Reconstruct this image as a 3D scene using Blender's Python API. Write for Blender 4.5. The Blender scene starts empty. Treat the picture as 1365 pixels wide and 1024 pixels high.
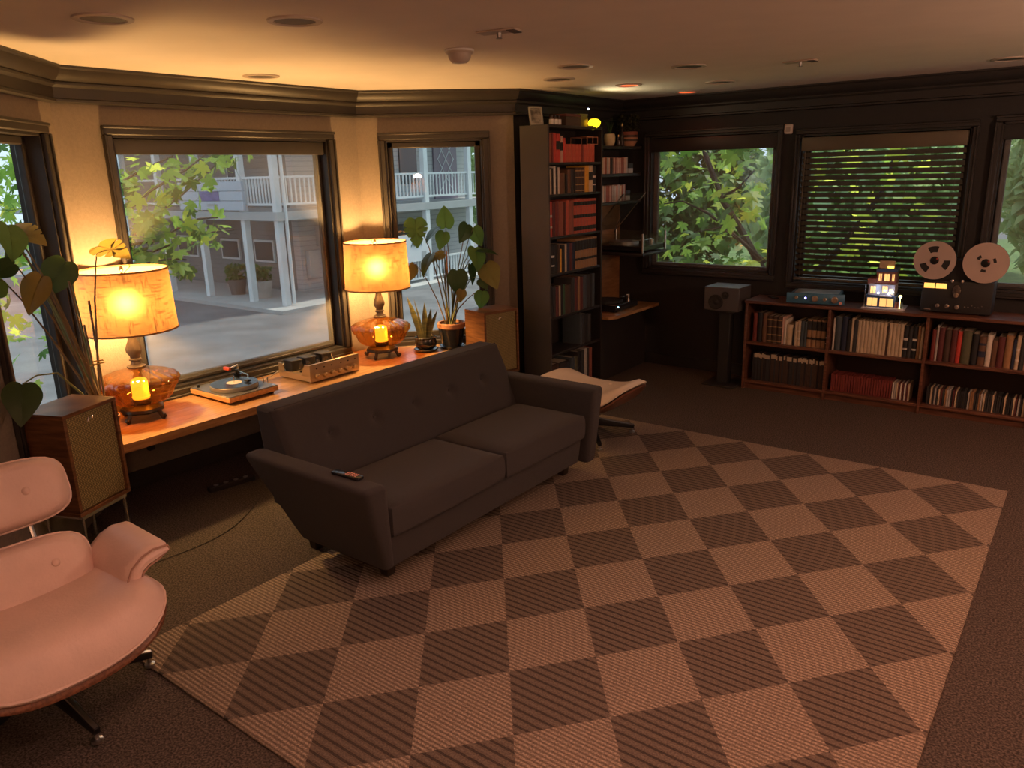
import bpy, bmesh, math, random
from mathutils import Vector, Matrix
R = math.radians
rnd = random.Random(7)
scene = bpy.context.scene
COL = scene.collection

# ---------------------------------------------------------------- camera
FPX, PITCH, ROLL, YAW, CAMH = 1025.0, R(15.4), R(1.52), R(37.5), 1.90
_hf = Vector((-math.sin(YAW), math.cos(YAW), 0)); _hr = Vector((math.cos(YAW), math.sin(YAW), 0)); _Z = Vector((0, 0, 1))
FWD = _hf * math.cos(PITCH) - _Z * math.sin(PITCH)
_u0 = _hr.cross(FWD)
RIGHT = _hr * math.cos(ROLL) - _u0 * math.sin(ROLL)
UP = _hr * math.sin(ROLL) + _u0 * math.cos(ROLL)
CAM = Vector((0, 0, CAMH))
cd = bpy.data.cameras.new('camera'); cam = bpy.data.objects.new('camera', cd); COL.objects.link(cam)
cd.sensor_width = 36; cd.lens = 36 * FPX / 1365; cd.clip_start = 0.05; cd.clip_end = 300
m = Matrix((RIGHT, UP, -FWD)).transposed().to_4x4(); m.translation = CAM; cam.matrix_world = m
scene.camera = cam

# ---------------------------------------------------------------- sky and exposure
w = bpy.data.worlds.new('world'); scene.world = w; w.use_nodes = True
nt = w.node_tree; bg = nt.nodes['Background']
bg.inputs[0].default_value = (0.70, 0.85, 1.0, 1); bg.inputs[1].default_value = 1.15
sl = bpy.data.lights.new('sun', 'SUN'); sl.energy = 3.0; sl.angle = R(3); sl.color = (1.0, 0.93, 0.8)
so_ = bpy.data.objects.new('sun', sl); COL.objects.link(so_); so_.rotation_euler = Vector((-0.12, -0.42, -0.9)).to_track_quat('-Z', 'Y').to_euler()
scene.view_settings.view_transform = 'Standard'; scene.view_settings.look = 'None'
scene.view_settings.gamma = 1; scene.view_settings.use_curve_mapping = False
scene.view_settings.exposure = 0.35
scene.cycles.max_bounces = 10; scene.cycles.transparent_max_bounces = 24
scene.cycles.diffuse_bounces = 5; scene.cycles.glossy_bounces = 4
scene.cycles.sample_clamp_indirect = 4.0
scene.cycles.caustics_reflective = False; scene.cycles.caustics_refractive = False

# measuring helpers: where the line of sight through a photo point meets a plane of the place
def ray(u, v): return FWD + RIGHT * ((u - 682.5) / FPX) - UP * ((v - 512) / FPX)
def atz(u, v, z): d = ray(u, v); return CAM + d * ((z - CAMH) / d.z)
def atx(u, v, x): d = ray(u, v); return CAM + d * (x / d.x)
def aty(u, v, y): d = ray(u, v); return CAM + d * (y / d.y)
def atd(u, v, ref, off=0.0):
    d = ray(u, v); return CAM + d * ((Vector(ref) - CAM).dot(FWD) - off)

# ---------------------------------------------------------------- materials
MATS = {}
def _new(name):
    ma = bpy.data.materials.new(name); ma.use_nodes = True
    n = ma.node_tree; b = n.nodes['Principled BSDF']; return ma, n, b
def mat(name, col, rough=0.6, metal=0.0, var=0.0, scale=20.0, stretch=(1, 1, 1), bump=0.0, bscale=None, spec=0.5, col2=None, coat=0.0, sheen=0.0):
    if name in MATS: return MATS[name]
    ma, n, b = _new(name)
    b.inputs['Roughness'].default_value = rough; b.inputs['Metallic'].default_value = metal
    b.inputs['Specular IOR Level'].default_value = spec; b.inputs['Coat Weight'].default_value = coat
    b.inputs['Sheen Weight'].default_value = sheen
    c = (*col, 1)
    b.inputs['Base Color'].default_value = c
    tc = n.nodes.new('ShaderNodeTexCoord'); mp = n.nodes.new('ShaderNodeMapping'); mp.inputs['Scale'].default_value = stretch
    n.links.new(tc.outputs['Object'], mp.inputs[0])
    if var > 0 or col2:
        no = n.nodes.new('ShaderNodeTexNoise'); no.inputs['Scale'].default_value = scale; no.inputs['Detail'].default_value = 4
        n.links.new(mp.outputs[0], no.inputs[0])
        rp = n.nodes.new('ShaderNodeValToRGB'); n.links.new(no.outputs[0], rp.inputs[0])
        a = col2 if col2 else tuple(max(0, x * (1 - var)) for x in col); z = col if col2 else tuple(min(1, x * (1 + var)) for x in col)
        rp.color_ramp.elements[0].color = (*a, 1); rp.color_ramp.elements[1].color = (*z, 1)
        rp.color_ramp.elements[0].position = 0.35; rp.color_ramp.elements[1].position = 0.65
        n.links.new(rp.outputs[0], b.inputs['Base Color'])
    if bump > 0:
        nb = n.nodes.new('ShaderNodeTexNoise'); nb.inputs['Scale'].default_value = bscale or scale; nb.inputs['Detail'].default_value = 3
        n.links.new(mp.outputs[0], nb.inputs[0])
        bp = n.nodes.new('ShaderNodeBump'); bp.inputs['Strength'].default_value = bump; bp.inputs['Distance'].default_value = 0.01
        n.links.new(nb.outputs[0], bp.inputs['Height']); n.links.new(bp.outputs[0], b.inputs['Normal'])
    MATS[name] = ma; return ma
def emit(name, col, strength):
    if name in MATS: return MATS[name]
    ma, n, b = _new(name)
    b.inputs['Base Color'].default_value = (*col, 1); b.inputs['Emission Color'].default_value = (*col, 1)
    b.inputs['Emission Strength'].default_value = strength; MATS[name] = ma; return ma
def thin_glass(name, tint=(1, 1, 1), rough=0.0, ior=1.45, haze=0.0, hazecol=(.8, .8, .8)):
    if name in MATS: return MATS[name]
    ma = bpy.data.materials.new(name); ma.use_nodes = True; n = ma.node_tree; n.nodes.clear()
    out = n.nodes.new('ShaderNodeOutputMaterial'); tr = n.nodes.new('ShaderNodeBsdfTransparent'); tr.inputs[0].default_value = (*tint, 1)
    gl = n.nodes.new('ShaderNodeBsdfGlossy'); gl.inputs['Roughness'].default_value = rough
    lw = n.nodes.new('ShaderNodeLayerWeight'); lw.inputs[0].default_value = 0.5
    pw = n.nodes.new('ShaderNodeMath'); pw.operation = 'POWER'; pw.inputs[1].default_value = 5.0; n.links.new(lw.outputs['Facing'], pw.inputs[0])
    f0 = ((ior - 1) / (ior + 1)) ** 2; fr = n.nodes.new('ShaderNodeMath'); fr.operation = 'MULTIPLY_ADD'; fr.inputs[1].default_value = 1 - f0; fr.inputs[2].default_value = f0; n.links.new(pw.outputs[0], fr.inputs[0])
    mx = n.nodes.new('ShaderNodeMixShader'); n.links.new(fr.outputs[0], mx.inputs[0]); n.links.new(tr.outputs[0], mx.inputs[1]); n.links.new(gl.outputs[0], mx.inputs[2])
    last = mx
    if haze > 0:
        df = n.nodes.new('ShaderNodeBsdfDiffuse'); df.inputs[0].default_value = (*hazecol, 1)
        m2 = n.nodes.new('ShaderNodeMixShader'); m2.inputs[0].default_value = haze
        n.links.new(mx.outputs[0], m2.inputs[1]); n.links.new(df.outputs[0], m2.inputs[2]); last = m2
    n.links.new(last.outputs[0], out.inputs[0]); MATS[name] = ma; return ma
def leafmat(name, col, trans, mix=0.5, var=0.25, spec=0.35):
    """A leaf: diffuse top with light passing through."""
    if name in MATS: return MATS[name]
    ma = bpy.data.materials.new(name); ma.use_nodes = True; n = ma.node_tree; b = n.nodes['Principled BSDF']; out = n.nodes['Material Output']
    b.inputs['Roughness'].default_value = 0.45; b.inputs['Specular IOR Level'].default_value = spec
    tc = n.nodes.new('ShaderNodeTexCoord'); no = n.nodes.new('ShaderNodeTexNoise'); no.inputs['Scale'].default_value = 9
    n.links.new(tc.outputs['Object'], no.inputs[0])
    rp = n.nodes.new('ShaderNodeValToRGB'); n.links.new(no.outputs[0], rp.inputs[0])
    rp.color_ramp.elements[0].color = (*[x * (1 - var) for x in col], 1); rp.color_ramp.elements[1].color = (*[x * (1 + var) for x in col], 1)
    n.links.new(rp.outputs[0], b.inputs['Base Color'])
    t = n.nodes.new('ShaderNodeBsdfTranslucent'); t.inputs[0].default_value = (*trans, 1)
    mx = n.nodes.new('ShaderNodeMixShader'); mx.inputs[0].default_value = mix
    n.links.new(b.outputs[0], mx.inputs[1]); n.links.new(t.outputs[0], mx.inputs[2]); n.links.new(mx.outputs[0], out.inputs[0])
    MATS[name] = ma; return ma
def wood(name, a, b_, rough=0.45, scale=6.0, stretch=(1, 12, 12), coat=0.0):
    return mat(name, b_, rough, 0, 0.0, scale, stretch, 0.05, scale * 2, 0.4, a, coat)

# ---------------------------------------------------------------- mesh builder
class MB:
    def __init__(s): s.v = []; s.f = []
    def add(s, vs, fs):
        o = len(s.v); s.v += [tuple(p) for p in vs]; s.f += [tuple(i + o for i in f) for f in fs]; return s
    def bm(s, b, M=None):
        b.verts.index_update(); vs = [(M @ v.co if M else v.co) for v in b.verts]; fs = [[v.index for v in f.verts] for f in b.faces]
        b.free(); return s.add(vs, fs)
    def box(s, lo, hi, M=None):
        x0, y0, z0 = lo; x1, y1, z1 = hi
        vs = [Vector(p) for p in ((x0, y0, z0), (x1, y0, z0), (x1, y1, z0), (x0, y1, z0), (x0, y0, z1), (x1, y0, z1), (x1, y1, z1), (x0, y1, z1))]
        if M: vs = [M @ p for p in vs]
        return s.add(vs, [(0, 3, 2, 1), (4, 5, 6, 7), (0, 1, 5, 4), (1, 2, 6, 5), (2, 3, 7, 6), (3, 0, 4, 7)])
    def hexa(s, p, r=0.0, seg=2, M=None):
        """8 corners: bottom 4 (ccw) then top 4, edges rounded by r"""
        b = bmesh.new(); vv = [b.verts.new(q) for q in p]
        for f in [(0, 3, 2, 1), (4, 5, 6, 7), (0, 1, 5, 4), (1, 2, 6, 5), (2, 3, 7, 6), (3, 0, 4, 7)]: b.faces.new([vv[i] for i in f])
        if r > 0: bmesh.ops.bevel(b, geom=b.edges[:], offset=r, segments=seg, profile=0.5, affect='EDGES')
        return s.bm(b, M)
    def rbox(s, lo, hi, r, seg=2, M=None):
        x0, y0, z0 = lo; x1, y1, z1 = hi
        return s.hexa(((x0, y0, z0), (x1, y0, z0), (x1, y1, z0), (x0, y1, z0), (x0, y0, z1), (x1, y0, z1), (x1, y1, z1), (x0, y1, z1)), r, seg, M)
    def tube(s, pts, rad, n=8, cap=True):
        pts = [Vector(p) for p in pts]; rs = rad if isinstance(rad, (list, tuple)) else [rad] * len(pts)
        vs = []; fs = []; up = Vector((0, 0, 1)); prev = None
        for i, p in enumerate(pts):
            t = (pts[min(i + 1, len(pts) - 1)] - pts[max(i - 1, 0)]).normalized()
            if prev is None:
                a = t.cross(up); a = a.normalized() if a.length > 1e-4 else t.cross(Vector((1, 0, 0))).normalized()
            else:
                a = prev - t * prev.dot(t); a = a.normalized() if a.length > 1e-6 else t.orthogonal().normalized()
            prev = a; b = t.cross(a)
            for k in range(n):
                an = 2 * math.pi * k / n; vs.append(p + (a * math.cos(an) + b * math.sin(an)) * rs[i])
        for i in range(len(pts) - 1):
            for k in range(n): fs.append((i * n + k, i * n + (k + 1) % n, (i + 1) * n + (k + 1) % n, (i + 1) * n + k))
        if cap: fs.append(tuple(range(n - 1, -1, -1))); fs.append(tuple((len(pts) - 1) * n + k for k in range(n)))
        return s.add(vs, fs)
    def lathe(s, prof, n=32, c=(0, 0, 0), M=None, mod=None, closed=False):
        """prof: (r, z) list"""
        vs = []; fs = []
        for r, z in prof:
            for k in range(n):
                an = 2 * math.pi * k / n; rr = r * (mod(k, n, z) if mod else 1)
                p = Vector((c[0] + rr * math.cos(an), c[1] + rr * math.sin(an), c[2] + z)); vs.append(M @ p if M else p)
        L = len(prof)
        for i in range(L - 1 + (1 if closed else 0)):
            j = (i + 1) % L
            for k in range(n): fs.append((i * n + k, i * n + (k + 1) % n, j * n + (k + 1) % n, j * n + k))
        return s.add(vs, fs)
    def disc(s, r, n=24, c=(0, 0, 0), M=None):
        vs = [Vector((c[0] + r * math.cos(2 * math.pi * k / n), c[1] + r * math.sin(2 * math.pi * k / n), c[2])) for k in range(n)]
        if M: vs = [M @ p for p in vs]
        return s.add(vs, [tuple(range(n))])
    def cyl(s, r, z0, z1, n=20, c=(0, 0), M=None, r1=None):
        r1 = r if r1 is None else r1
        return s.lathe([(0.0005, z0), (r, z0), (r1, z1), (0.0005, z1)], n, (c[0], c[1], 0), M)
    def prism(s, poly, z0, z1, M=None):
        n = len(poly); vs = [Vector((x, y, z0)) for x, y in poly] + [Vector((x, y, z1)) for x, y in poly]
        if M: vs = [M @ p for p in vs]
        return s.add(vs, [tuple(range(n - 1, -1, -1)), tuple(range(n, 2 * n))] + [(i, (i + 1) % n, n + (i + 1) % n, n + i) for i in range(n)])
    def sphere(s, r, c=(0, 0, 0), n=14, sc=(1, 1, 1)):
        b = bmesh.new(); bmesh.ops.create_uvsphere(b, u_segments=n, v_segments=max(6, n // 2), radius=r)
        return s.bm(b, Matrix.Translation(c) @ Matrix.Diagonal((*sc, 1)))
    def mesh(s, name, ma, smooth=True, angle=38):
        me = bpy.data.meshes.new(name); me.from_pydata(s.v, [], s.f); me.validate(); me.materials.append(ma)
        if smooth:
            me.polygons.foreach_set('use_smooth', [True] * len(me.polygons)); me.set_sharp_from_angle(angle=R(angle))
        me.update(); return me
    def build(s, name, ma, parent=None, at=None, smooth=True, angle=38):
        """at: world point subtracted from the vertices (parts measured in the room under a root placed at `at`)"""
        if at is not None: s.v = [(x - at[0], y - at[1], z - at[2]) for x, y, z in s.v]
        o = bpy.data.objects.new(name, s.mesh(name, ma, smooth, angle)); COL.objects.link(o)
        if parent is not None: o.parent = parent
        return o

def tag(o, label=None, cat=None, group=None, kind=None):
    if label: o['label'] = label
    if cat: o['category'] = cat
    if group: o['group'] = group
    if kind: o['kind'] = kind
    return o
def thing(name, label, cat, loc=(0, 0, 0), rz=0.0, group=None, kind=None):
    o = bpy.data.objects.new(name, None); COL.objects.link(o); o.location = loc; o.rotation_euler = (0, 0, rz); o.empty_display_size = 0.1
    return tag(o, label, cat, group, kind)
def inst(name, mesh, parent=None, M=None):
    o = bpy.data.objects.new(name, mesh); COL.objects.link(o)
    if parent is not None: o.parent = parent
    if M is not None: o.matrix_local = M
    return o
def frame(o, x, z):
    """matrix whose X axis is x and whose Z axis is as near z as it can be"""
    x = Vector(x).normalized(); z = Vector(z); y = z.cross(x).normalized(); z = x.cross(y)
    M = Matrix((x, y, z)).transposed().to_4x4(); M.translation = o; return M
def spotlight(name, loc, col, power, size=1.2, radius=0.05, blend=0.6, target=(0, 0, -1)):
    l = bpy.data.lights.new(name, 'SPOT'); l.color = col; l.energy = power; l.spot_size = size; l.spot_blend = blend; l.shadow_soft_size = radius
    o = bpy.data.objects.new(name, l); COL.objects.link(o); o.location = loc
    o.rotation_euler = Vector(target).to_track_quat('-Z', 'Y').to_euler(); return o
def pointlight(name, loc, col, power, radius=0.04):
    l = bpy.data.lights.new(name, 'POINT'); l.color = col; l.energy = power; l.shadow_soft_size = radius
    o = bpy.data.objects.new(name, l); COL.objects.link(o); o.location = loc; return o
ORD = ['first', 'second', 'third', 'fourth', 'fifth', 'sixth', 'seventh', 'eighth', 'ninth', 'tenth', 'eleventh', 'twelfth', 'thirteenth', 'fourteenth', 'fifteenth', 'sixteenth', 'seventeenth', 'eighteenth', 'nineteenth', 'twentieth', 'twenty-first', 'twenty-second', 'twenty-third', 'twenty-fourth', 'twenty-fifth', 'twenty-sixth', 'twenty-seventh', 'twenty-eighth', 'twenty-ninth', 'thirtieth'] + ['thirty-' + x for x in ('first', 'second', 'third', 'fourth', 'fifth', 'sixth', 'seventh', 'eighth', 'ninth')] + ['fortieth'] + ['forty-' + x for x in ('first', 'second', 'third', 'fourth', 'fifth', 'sixth', 'seventh', 'eighth', 'ninth')] + ['fiftieth'] + ['fifty-' + x for x in ('first', 'second', 'third', 'fourth', 'fifth')]
# unseen recessed lights over the near half of the room (behind and beside the camera) and the added fill lamps: place, watts, colour
NEARLIGHTS = [((-0.5, 0.6), 29, (1.0, .54, .39), 'warm'), ((-1.6, 1.5), 29, (1.0, .46, .34), 'warm'), ((-0.4, 2.5), 34, (1.0, .55, .4), 'warm'),
              ((1.0, 4.2), 60, (1.0, .33, .16), 'warm'), ((1.3, 5.6), 25, (1.0, .10, .04), 'red'), ((0.9, 1.6), 45, (1.0, .14, .06), 'red')]  # the warm one in this line is added to brighten the bookcases
FILLW = 190.0
FILLW2 = 150.0
# ---------------------------------------------------------------- materials of the place
CZ = 2.527
M_wall = mat('taupe_plaster', (0.225, 0.185, 0.15), 0.85, 0, 0.05, 60, bump=0.25, bscale=140, spec=0.25)
M_dark = mat('charcoal_paint', (0.028, 0.026, 0.026), 0.7, 0, 0.05, 40, bump=0.1, bscale=160, spec=0.3)
M_trim = mat('dark_taupe_trim', (0.036, 0.031, 0.027), 0.45, 0, 0.06, 10, spec=0.4)
M_trimd = mat('charcoal_trim', (0.03, 0.028, 0.027), 0.45, 0, 0.05, 10, spec=0.4)
M_ceil = mat('ceiling_plaster', (0.8, 0.73, 0.65), 0.9, 0, 0.02, 4, bump=0.12, bscale=200, spec=0.15)
M_white = mat('white_plastic', (0.7, 0.68, 0.65), 0.4)
M_black = mat('black_metal', (0.012, 0.012, 0.013), 0.35, 0.3)
M_blackm = mat('matte_black', (0.016, 0.015, 0.015), 0.65)
M_steel = mat('polished_steel', (0.75, 0.75, 0.74), 0.22, 1.0)
M_brass = mat('brass', (0.7, 0.48, 0.2), 0.3, 1.0)
M_glass = thin_glass('window_glass', (0.96, 0.98, 0.97))
M_screen = thin_glass('solar_screen', (0.93, 0.93, 0.93), 0.4, 1.05, 0.13, (0.5, 0.5, 0.5))
def carpet():
    ma, n, b = _new('carpet'); b.inputs['Roughness'].default_value = 0.95; b.inputs['Specular IOR Level'].default_value = 0.1
    tc = n.nodes.new('ShaderNodeTexCoord'); no = n.nodes.new('ShaderNodeTexNoise'); no.inputs['Scale'].default_value = 120; no.inputs['Detail'].default_value = 6
    n.links.new(tc.outputs['Object'], no.inputs[0]); rp = n.nodes.new('ShaderNodeValToRGB'); n.links.new(no.outputs[0], rp.inputs[0])
    rp.color_ramp.elements[0].position = 0.38; rp.color_ramp.elements[1].position = 0.68
    rp.color_ramp.elements[0].color = (0.04, 0.034, 0.03, 1); rp.color_ramp.elements[1].color = (0.15, 0.125, 0.11, 1)
    n.links.new(rp.outputs[0], b.inputs['Base Color'])
    bp = n.nodes.new('ShaderNodeBump'); bp.inputs['Strength'].default_value = 0.7; bp.inputs['Distance'].default_value = 0.01
    n.links.new(no.outputs[0], bp.inputs['Height']); n.links.new(bp.outputs[0], b.inputs['Normal']); return ma
M_carpet = carpet()

# ---------------------------------------------------------------- room shell
FOOT = [(-3.88, -1.6), (2.2, -1.6), (2.2, 6.87), (-3.88, 6.87), (-3.88, 5.165), (-4.755, 4.29), (-4.755, 2.065), (-3.88, 1.19)]
def grow(poly, d):
    out = []
    for i, p in enumerate(poly):
        a, c = poly[i - 1], poly[(i + 1) % len(poly)]
        n1 = Vector((p[1] - a[1], -(p[0] - a[0]))).normalized(); n2 = Vector((c[1] - p[1], -(c[0] - p[0]))).normalized()
        o = (n1 + n2) / (1 + n1.dot(n2)); out.append((p[0] + o.x * d, p[1] + o.y * d))
    return out
tag(MB().prism(grow(FOOT, 0.16), -0.12, 0.0).build('floor', M_carpet, smooth=False), 'dark brown speckled carpet covering the whole floor', kind='structure')
tag(MB().prism(grow(FOOT, 0.16), CZ, CZ + 0.1).build('ceiling', M_ceil, smooth=False), 'cream painted flat ceiling with recessed lights', kind='structure')
def wframe(p0, p1):
    """x along the wall, y into the room, z up (the room lies on the side given by FOOT running ccw reversed)"""
    d = Vector((p1[0] - p0[0], p1[1] - p0[1], 0)); L = d.length; d.normalize(); n = Vector((d.y, -d.x, 0))
    M = Matrix((d, n, Vector((0, 0, 1)))).transposed().to_4x4(); M.translation = (p0[0], p0[1], 0); return M, L
def wall(name, p0, p1, ma, label, openings=(), z0=0.0, z1=CZ, t=0.16, ext=(0, 0)):
    M, L = wframe(p0, p1)
    xs = sorted({-ext[0], L + ext[1], *[o[0] for o in openings], *[o[1] for o in openings]}); zs = sorted({z0, z1, *[o[2] for o in openings], *[o[3] for o in openings]})
    mb = MB()
    for i in range(len(xs) - 1):
        for j in range(len(zs) - 1):
            cx, cz = (xs[i] + xs[i + 1]) / 2, (zs[j] + zs[j + 1]) / 2
            if any(o[0] < cx < o[1] and o[2] < cz < o[3] for o in openings): continue
            mb.box((xs[i], -t, zs[j]), (xs[i + 1], 0, zs[j + 1]), M)
    return tag(mb.build(name, ma, smooth=False), label, kind='structure'), M
def window(name, label, M, o, tm, cw=0.055, recess=0.085, sash=0.045, proj=0.03, pane=True, sill=False):
    s0, s1, z0, z1 = o
    root = thing(name, label, None, (0, 0, 0), 0, kind='structure')
    for (a, b_, c, d) in ((s0 - cw, s1 + cw, z1, z1 + cw), (s0 - cw, s1 + cw, z0 - cw, z0), (s0 - cw, s0, z0, z1), (s1, s1 + cw, z0, z1)):
        mb = MB().rbox((a, 0.0, c), (b_, proj, d), 0.006, 1, M)
        if d - c > b_ - a: mb.rbox((a if a < s0 else b_ - 0.018, proj - 0.002, c), (a + 0.018 if a < s0 else b_, proj + 0.012, d), 0.004, 1, M)
        else: mb.rbox((a, proj - 0.002, d - 0.018 if c >= z1 else c), (b_, proj + 0.012, d if c >= z1 else c + 0.018), 0.004, 1, M)
        mb.build('casing', tm, root)
    j = 0.014
    for (a, b_, c, d) in ((s0, s1, z1 - j, z1), (s0, s1, z0, z0 + j), (s0, s0 + j, z0, z1), (s1 - j, s1, z0, z1)): MB().box((a, -0.155, c), (b_, 0.002, d), M).build('jamb', tm, root, smooth=False)
    k = sash
    for (a, b_, c, d) in ((s0 + j, s1 - j, z1 - j - k, z1 - j), (s0 + j, s1 - j, z0 + j, z0 + j + k), (s0 + j, s0 + j + k, z0 + j, z1 - j), (s1 - j - k, s1 - j, z0 + j, z1 - j)):
        MB().rbox((a, -recess - 0.03, c), (b_, -recess + 0.012, d), 0.006, 1, M).build('sash_rail', tm, root)
    MB().box((s0 + j, -recess - 0.012, z0 + j), (s1 - j, -recess - 0.009, z1 - j), M).build('pane', M_glass, root, smooth=False)
    return root
def roller(label, M, s0, s1, z0, z1, d, tm, box=0.085, gap=0.02):
    c = M @ Vector(((s0 + s1) / 2, d, z1)); t = thing('roller_shade', label, 'shade', c)
    MB().rbox((s0, d - 0.035, z1), (s1, d + 0.035, z1 + box), 0.008, 2, M).build('cassette', tm, t, c)
    MB().box((s0 + gap, d - 0.004, z0), (s1 - gap, d - 0.0035, z1 + 0.01), M).build('screen', M_screen, t, c, smooth=False)
    MB().rbox((s0 + gap, d - 0.010, z0 - 0.015), (s1 - gap, d + 0.002, z0 + 0.005), 0.003, 1, M).build('bottom_bar', tm, t, c)
    return t

oA = (0.305, 1.926, 0.575, 2.17); oB = (0.215, 0.985, 0.56, 2.165); oL = (0.20, 1.0, 0.56, 2.165)
o1 = (-3.545 + 3.88, -2.335 + 3.88, 0.955, 2.185); o2 = (-2.135 + 3.88, -0.885 + 3.88, 0.905, 2.14); o3 = (-0.70 + 3.88, 0.75 + 3.88, 0.93, 2.16)
_, MA = wall('wall_west', (-4.755, 2.065), (-4.755, 4.29), M_wall, 'taupe plaster wall around the big bay window', [oA])
_, MBw = wall('wall_northwest', (-4.755, 4.29), (-3.88, 5.165), M_wall, 'taupe angled bay wall around the tall narrow window', [oB])
def wframe_l():
    d = Vector((1, -1, 0)).normalized(); n = Vector((1, 1, 0)).normalized()
    M = Matrix((d, n, Vector((0, 0, 1)))).transposed().to_4x4(); M.translation = (-4.755, 2.065, 0); return M
ML = wframe_l()
mb = MB(); Ls = (4.755 - 3.88) * math.sqrt(2)
for (a, b_, c, d) in ((0, oL[0], 0, CZ), (oL[1], Ls, 0, CZ), (oL[0], oL[1], 0, oL[2]), (oL[0], oL[1], oL[3], CZ)): mb.box((a, -0.16, c), (b_, 0, d), ML)
tag(mb.build('wall_southwest', M_wall, smooth=False), 'taupe angled bay wall beside the lounge chair', kind='structure')
wall('wall_alcove', (-3.88, 5.165), (-3.88, 6.87), M_dark, 'charcoal alcove wall behind the tall bookcase')
_, MR = wall('wall_north', (-3.88, 6.87), (2.2, 6.87), M_dark, 'charcoal wall with the windows above the low bookcase', [o1, o2, o3], ext=(0.16, 0.16))
wall('wall_east', (2.2, 6.87), (2.2, -1.6), M_dark, 'dark wall on the right side of the room')
wall('wall_south', (2.2, -1.6), (-3.88, -1.6), M_wall, 'taupe wall at the near end of the room', ext=(0.16, 0.16))
wall('wall_far_west', (-3.88, -1.6), (-3.88, 1.19), M_wall, 'taupe wall beside the bay')
window('window_1', 'wide dark-framed bay window over the wooden bench', MA, oA, M_trim)
window('window_2', 'tall narrow dark-framed window behind the potted plants', MBw, oB, M_trim)
window('window_3', 'dark-framed window at the far left behind the monstera', ML, oL, M_trim)
window('window_4', 'black-framed window beside the alcove shelves', MR, o1, M_trimd, 0.045, 0.07)
window('window_5', 'black-framed window behind the slatted blind', MR, o2, M_trimd, 0.045, 0.09)
window('window_6', 'black-framed window at the far right edge', MR, o3, M_trimd, 0.045, 0.07)
roller('grey solar screen shade drawn down over the wide bay window', MA, oA[0] + 0.014, oA[1] - 0.03, 0.615, 2.062, -0.04, M_trim, 0.09, 0.034)
roller('dark solar shade drawn over the window beside the alcove shelves', MR, o1[0] + 0.01, o1[1] - 0.01, 0.985, 2.045, -0.03, M_trimd, 0.12, 0.018)
roller('dark solar shade over the window at the far right edge', MR, o3[0] + 0.01, o3[1] - 0.01, 0.96, 2.035, -0.03, M_trimd, 0.11, 0.018)

# crown moulding, one length per wall
PATH = [(-3.88, -1.6), (-3.88, 1.19), (-4.755, 2.065), (-4.755, 4.29), (-3.88, 5.165), (-3.88, 6.87), (2.2, 6.87)]
prof = [(0.0, CZ), (0.105, CZ), (0.105, CZ - 0.012), (0.095, CZ - 0.02), (0.085, CZ - 0.045), (0.062, CZ - 0.07), (0.046, CZ - 0.078), (0.05, CZ - 0.086), (0.05, CZ - 0.096), (0.036, CZ - 0.104), (0.03, CZ - 0.11),
        (0.03, CZ - 0.165), (0.042, CZ - 0.172), (0.042, CZ - 0.185), (0.03, CZ - 0.19), (0.0, CZ - 0.192)]
def offs(i):
    def nn(a, b_): d = Vector((b_[0] - a[0], b_[1] - a[1])).normalized(); return Vector((d.y, -d.x))
    if i == 0: return nn(PATH[0], PATH[1])
    if i == len(PATH) - 1: return nn(PATH[-2], PATH[-1])
    n1, n2 = nn(PATH[i - 1], PATH[i]), nn(PATH[i], PATH[i + 1]); return (n1 + n2) / (1 + n1.dot(n2))
lab = ['beside the bay', 'above the far left window', 'above the wide bay window', 'above the tall narrow window', 'behind the tall bookcase', 'above the black wall windows']
for i in range(len(PATH) - 1):
    mb = MB(); vs = []
    for k in (i, i + 1):
        o = offs(k)
        for d, z in prof: vs.append((PATH[k][0] + o.x * d, PATH[k][1] + o.y * d, z))
    n = len(prof); mb.add(vs, [(j, j + 1, n + j + 1, n + j) for j in range(n - 1)])
    tag(mb.build('trim_%d' % (i + 1), M_trim if i < 4 else M_trimd, angle=25), 'dark crown moulding ' + lab[i], kind='structure')
MB_ = MB().rbox((0, 0, 0.0), (6.0, 0.015, 0.11), 0.004, 1, MR); tag(MB_.build('baseboard_north', M_trimd), 'black baseboard under the windows', kind='structure')
MB_ = MB().rbox((0.0, 0, 0.0), (2.22, 0.015, 0.11), 0.004, 1, MA); tag(MB_.build('baseboard_west', M_trim), 'dark baseboard under the bench', kind='structure')

tag(MB().box((-6.0, 7.04, 2.66), (4.0, 8.0, 2.8)).build('sun_block', M_trimd, smooth=False), 'unseen slab added over the garden windows to block the sun', kind='structure')  # out of view, added to keep direct sun off the floor
# slatted blind
zt = 2.0; c = Vector((-1.51, 6.83, zt))
bl = thing('slatted_blind', 'dark brown horizontal slatted blind, tilted half open', 'blind', c)
M_slat = mat('slat', (0.10, 0.078, 0.05), 0.5, 0, 0.1, 5)
MB().rbox((-2.115, 6.80, 2.005), (-0.905, 6.868, 2.115), 0.008, 2).build('valance', M_slat, bl, c)
sm = MB(); W = 0.6; vs = []; fs = []
for k in range(7):
    t = (k / 6 - 0.5) * 0.051; vs += [(-W, t, 0.0022 * (1 - (t / 0.0255) ** 2)), (W, t, 0.0022 * (1 - (t / 0.0255) ** 2))]
for k in range(6): fs.append((2 * k, 2 * k + 1, 2 * k + 3, 2 * k + 2))
sm.add(vs, fs); n0 = len(vs); sm.add([(x, y, z - 0.0025) for x, y, z in vs], [f[::-1] for f in fs])
slat_me = sm.mesh('slat', M_slat)
NS = 22
for k in range(NS):
    z = 1.975 - k * 0.0465
    inst('slat', slat_me, bl, Matrix.Translation((0.0, 0.012, z - zt)) @ Matrix.Rotation(R(-42), 4, 'X'))
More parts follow.
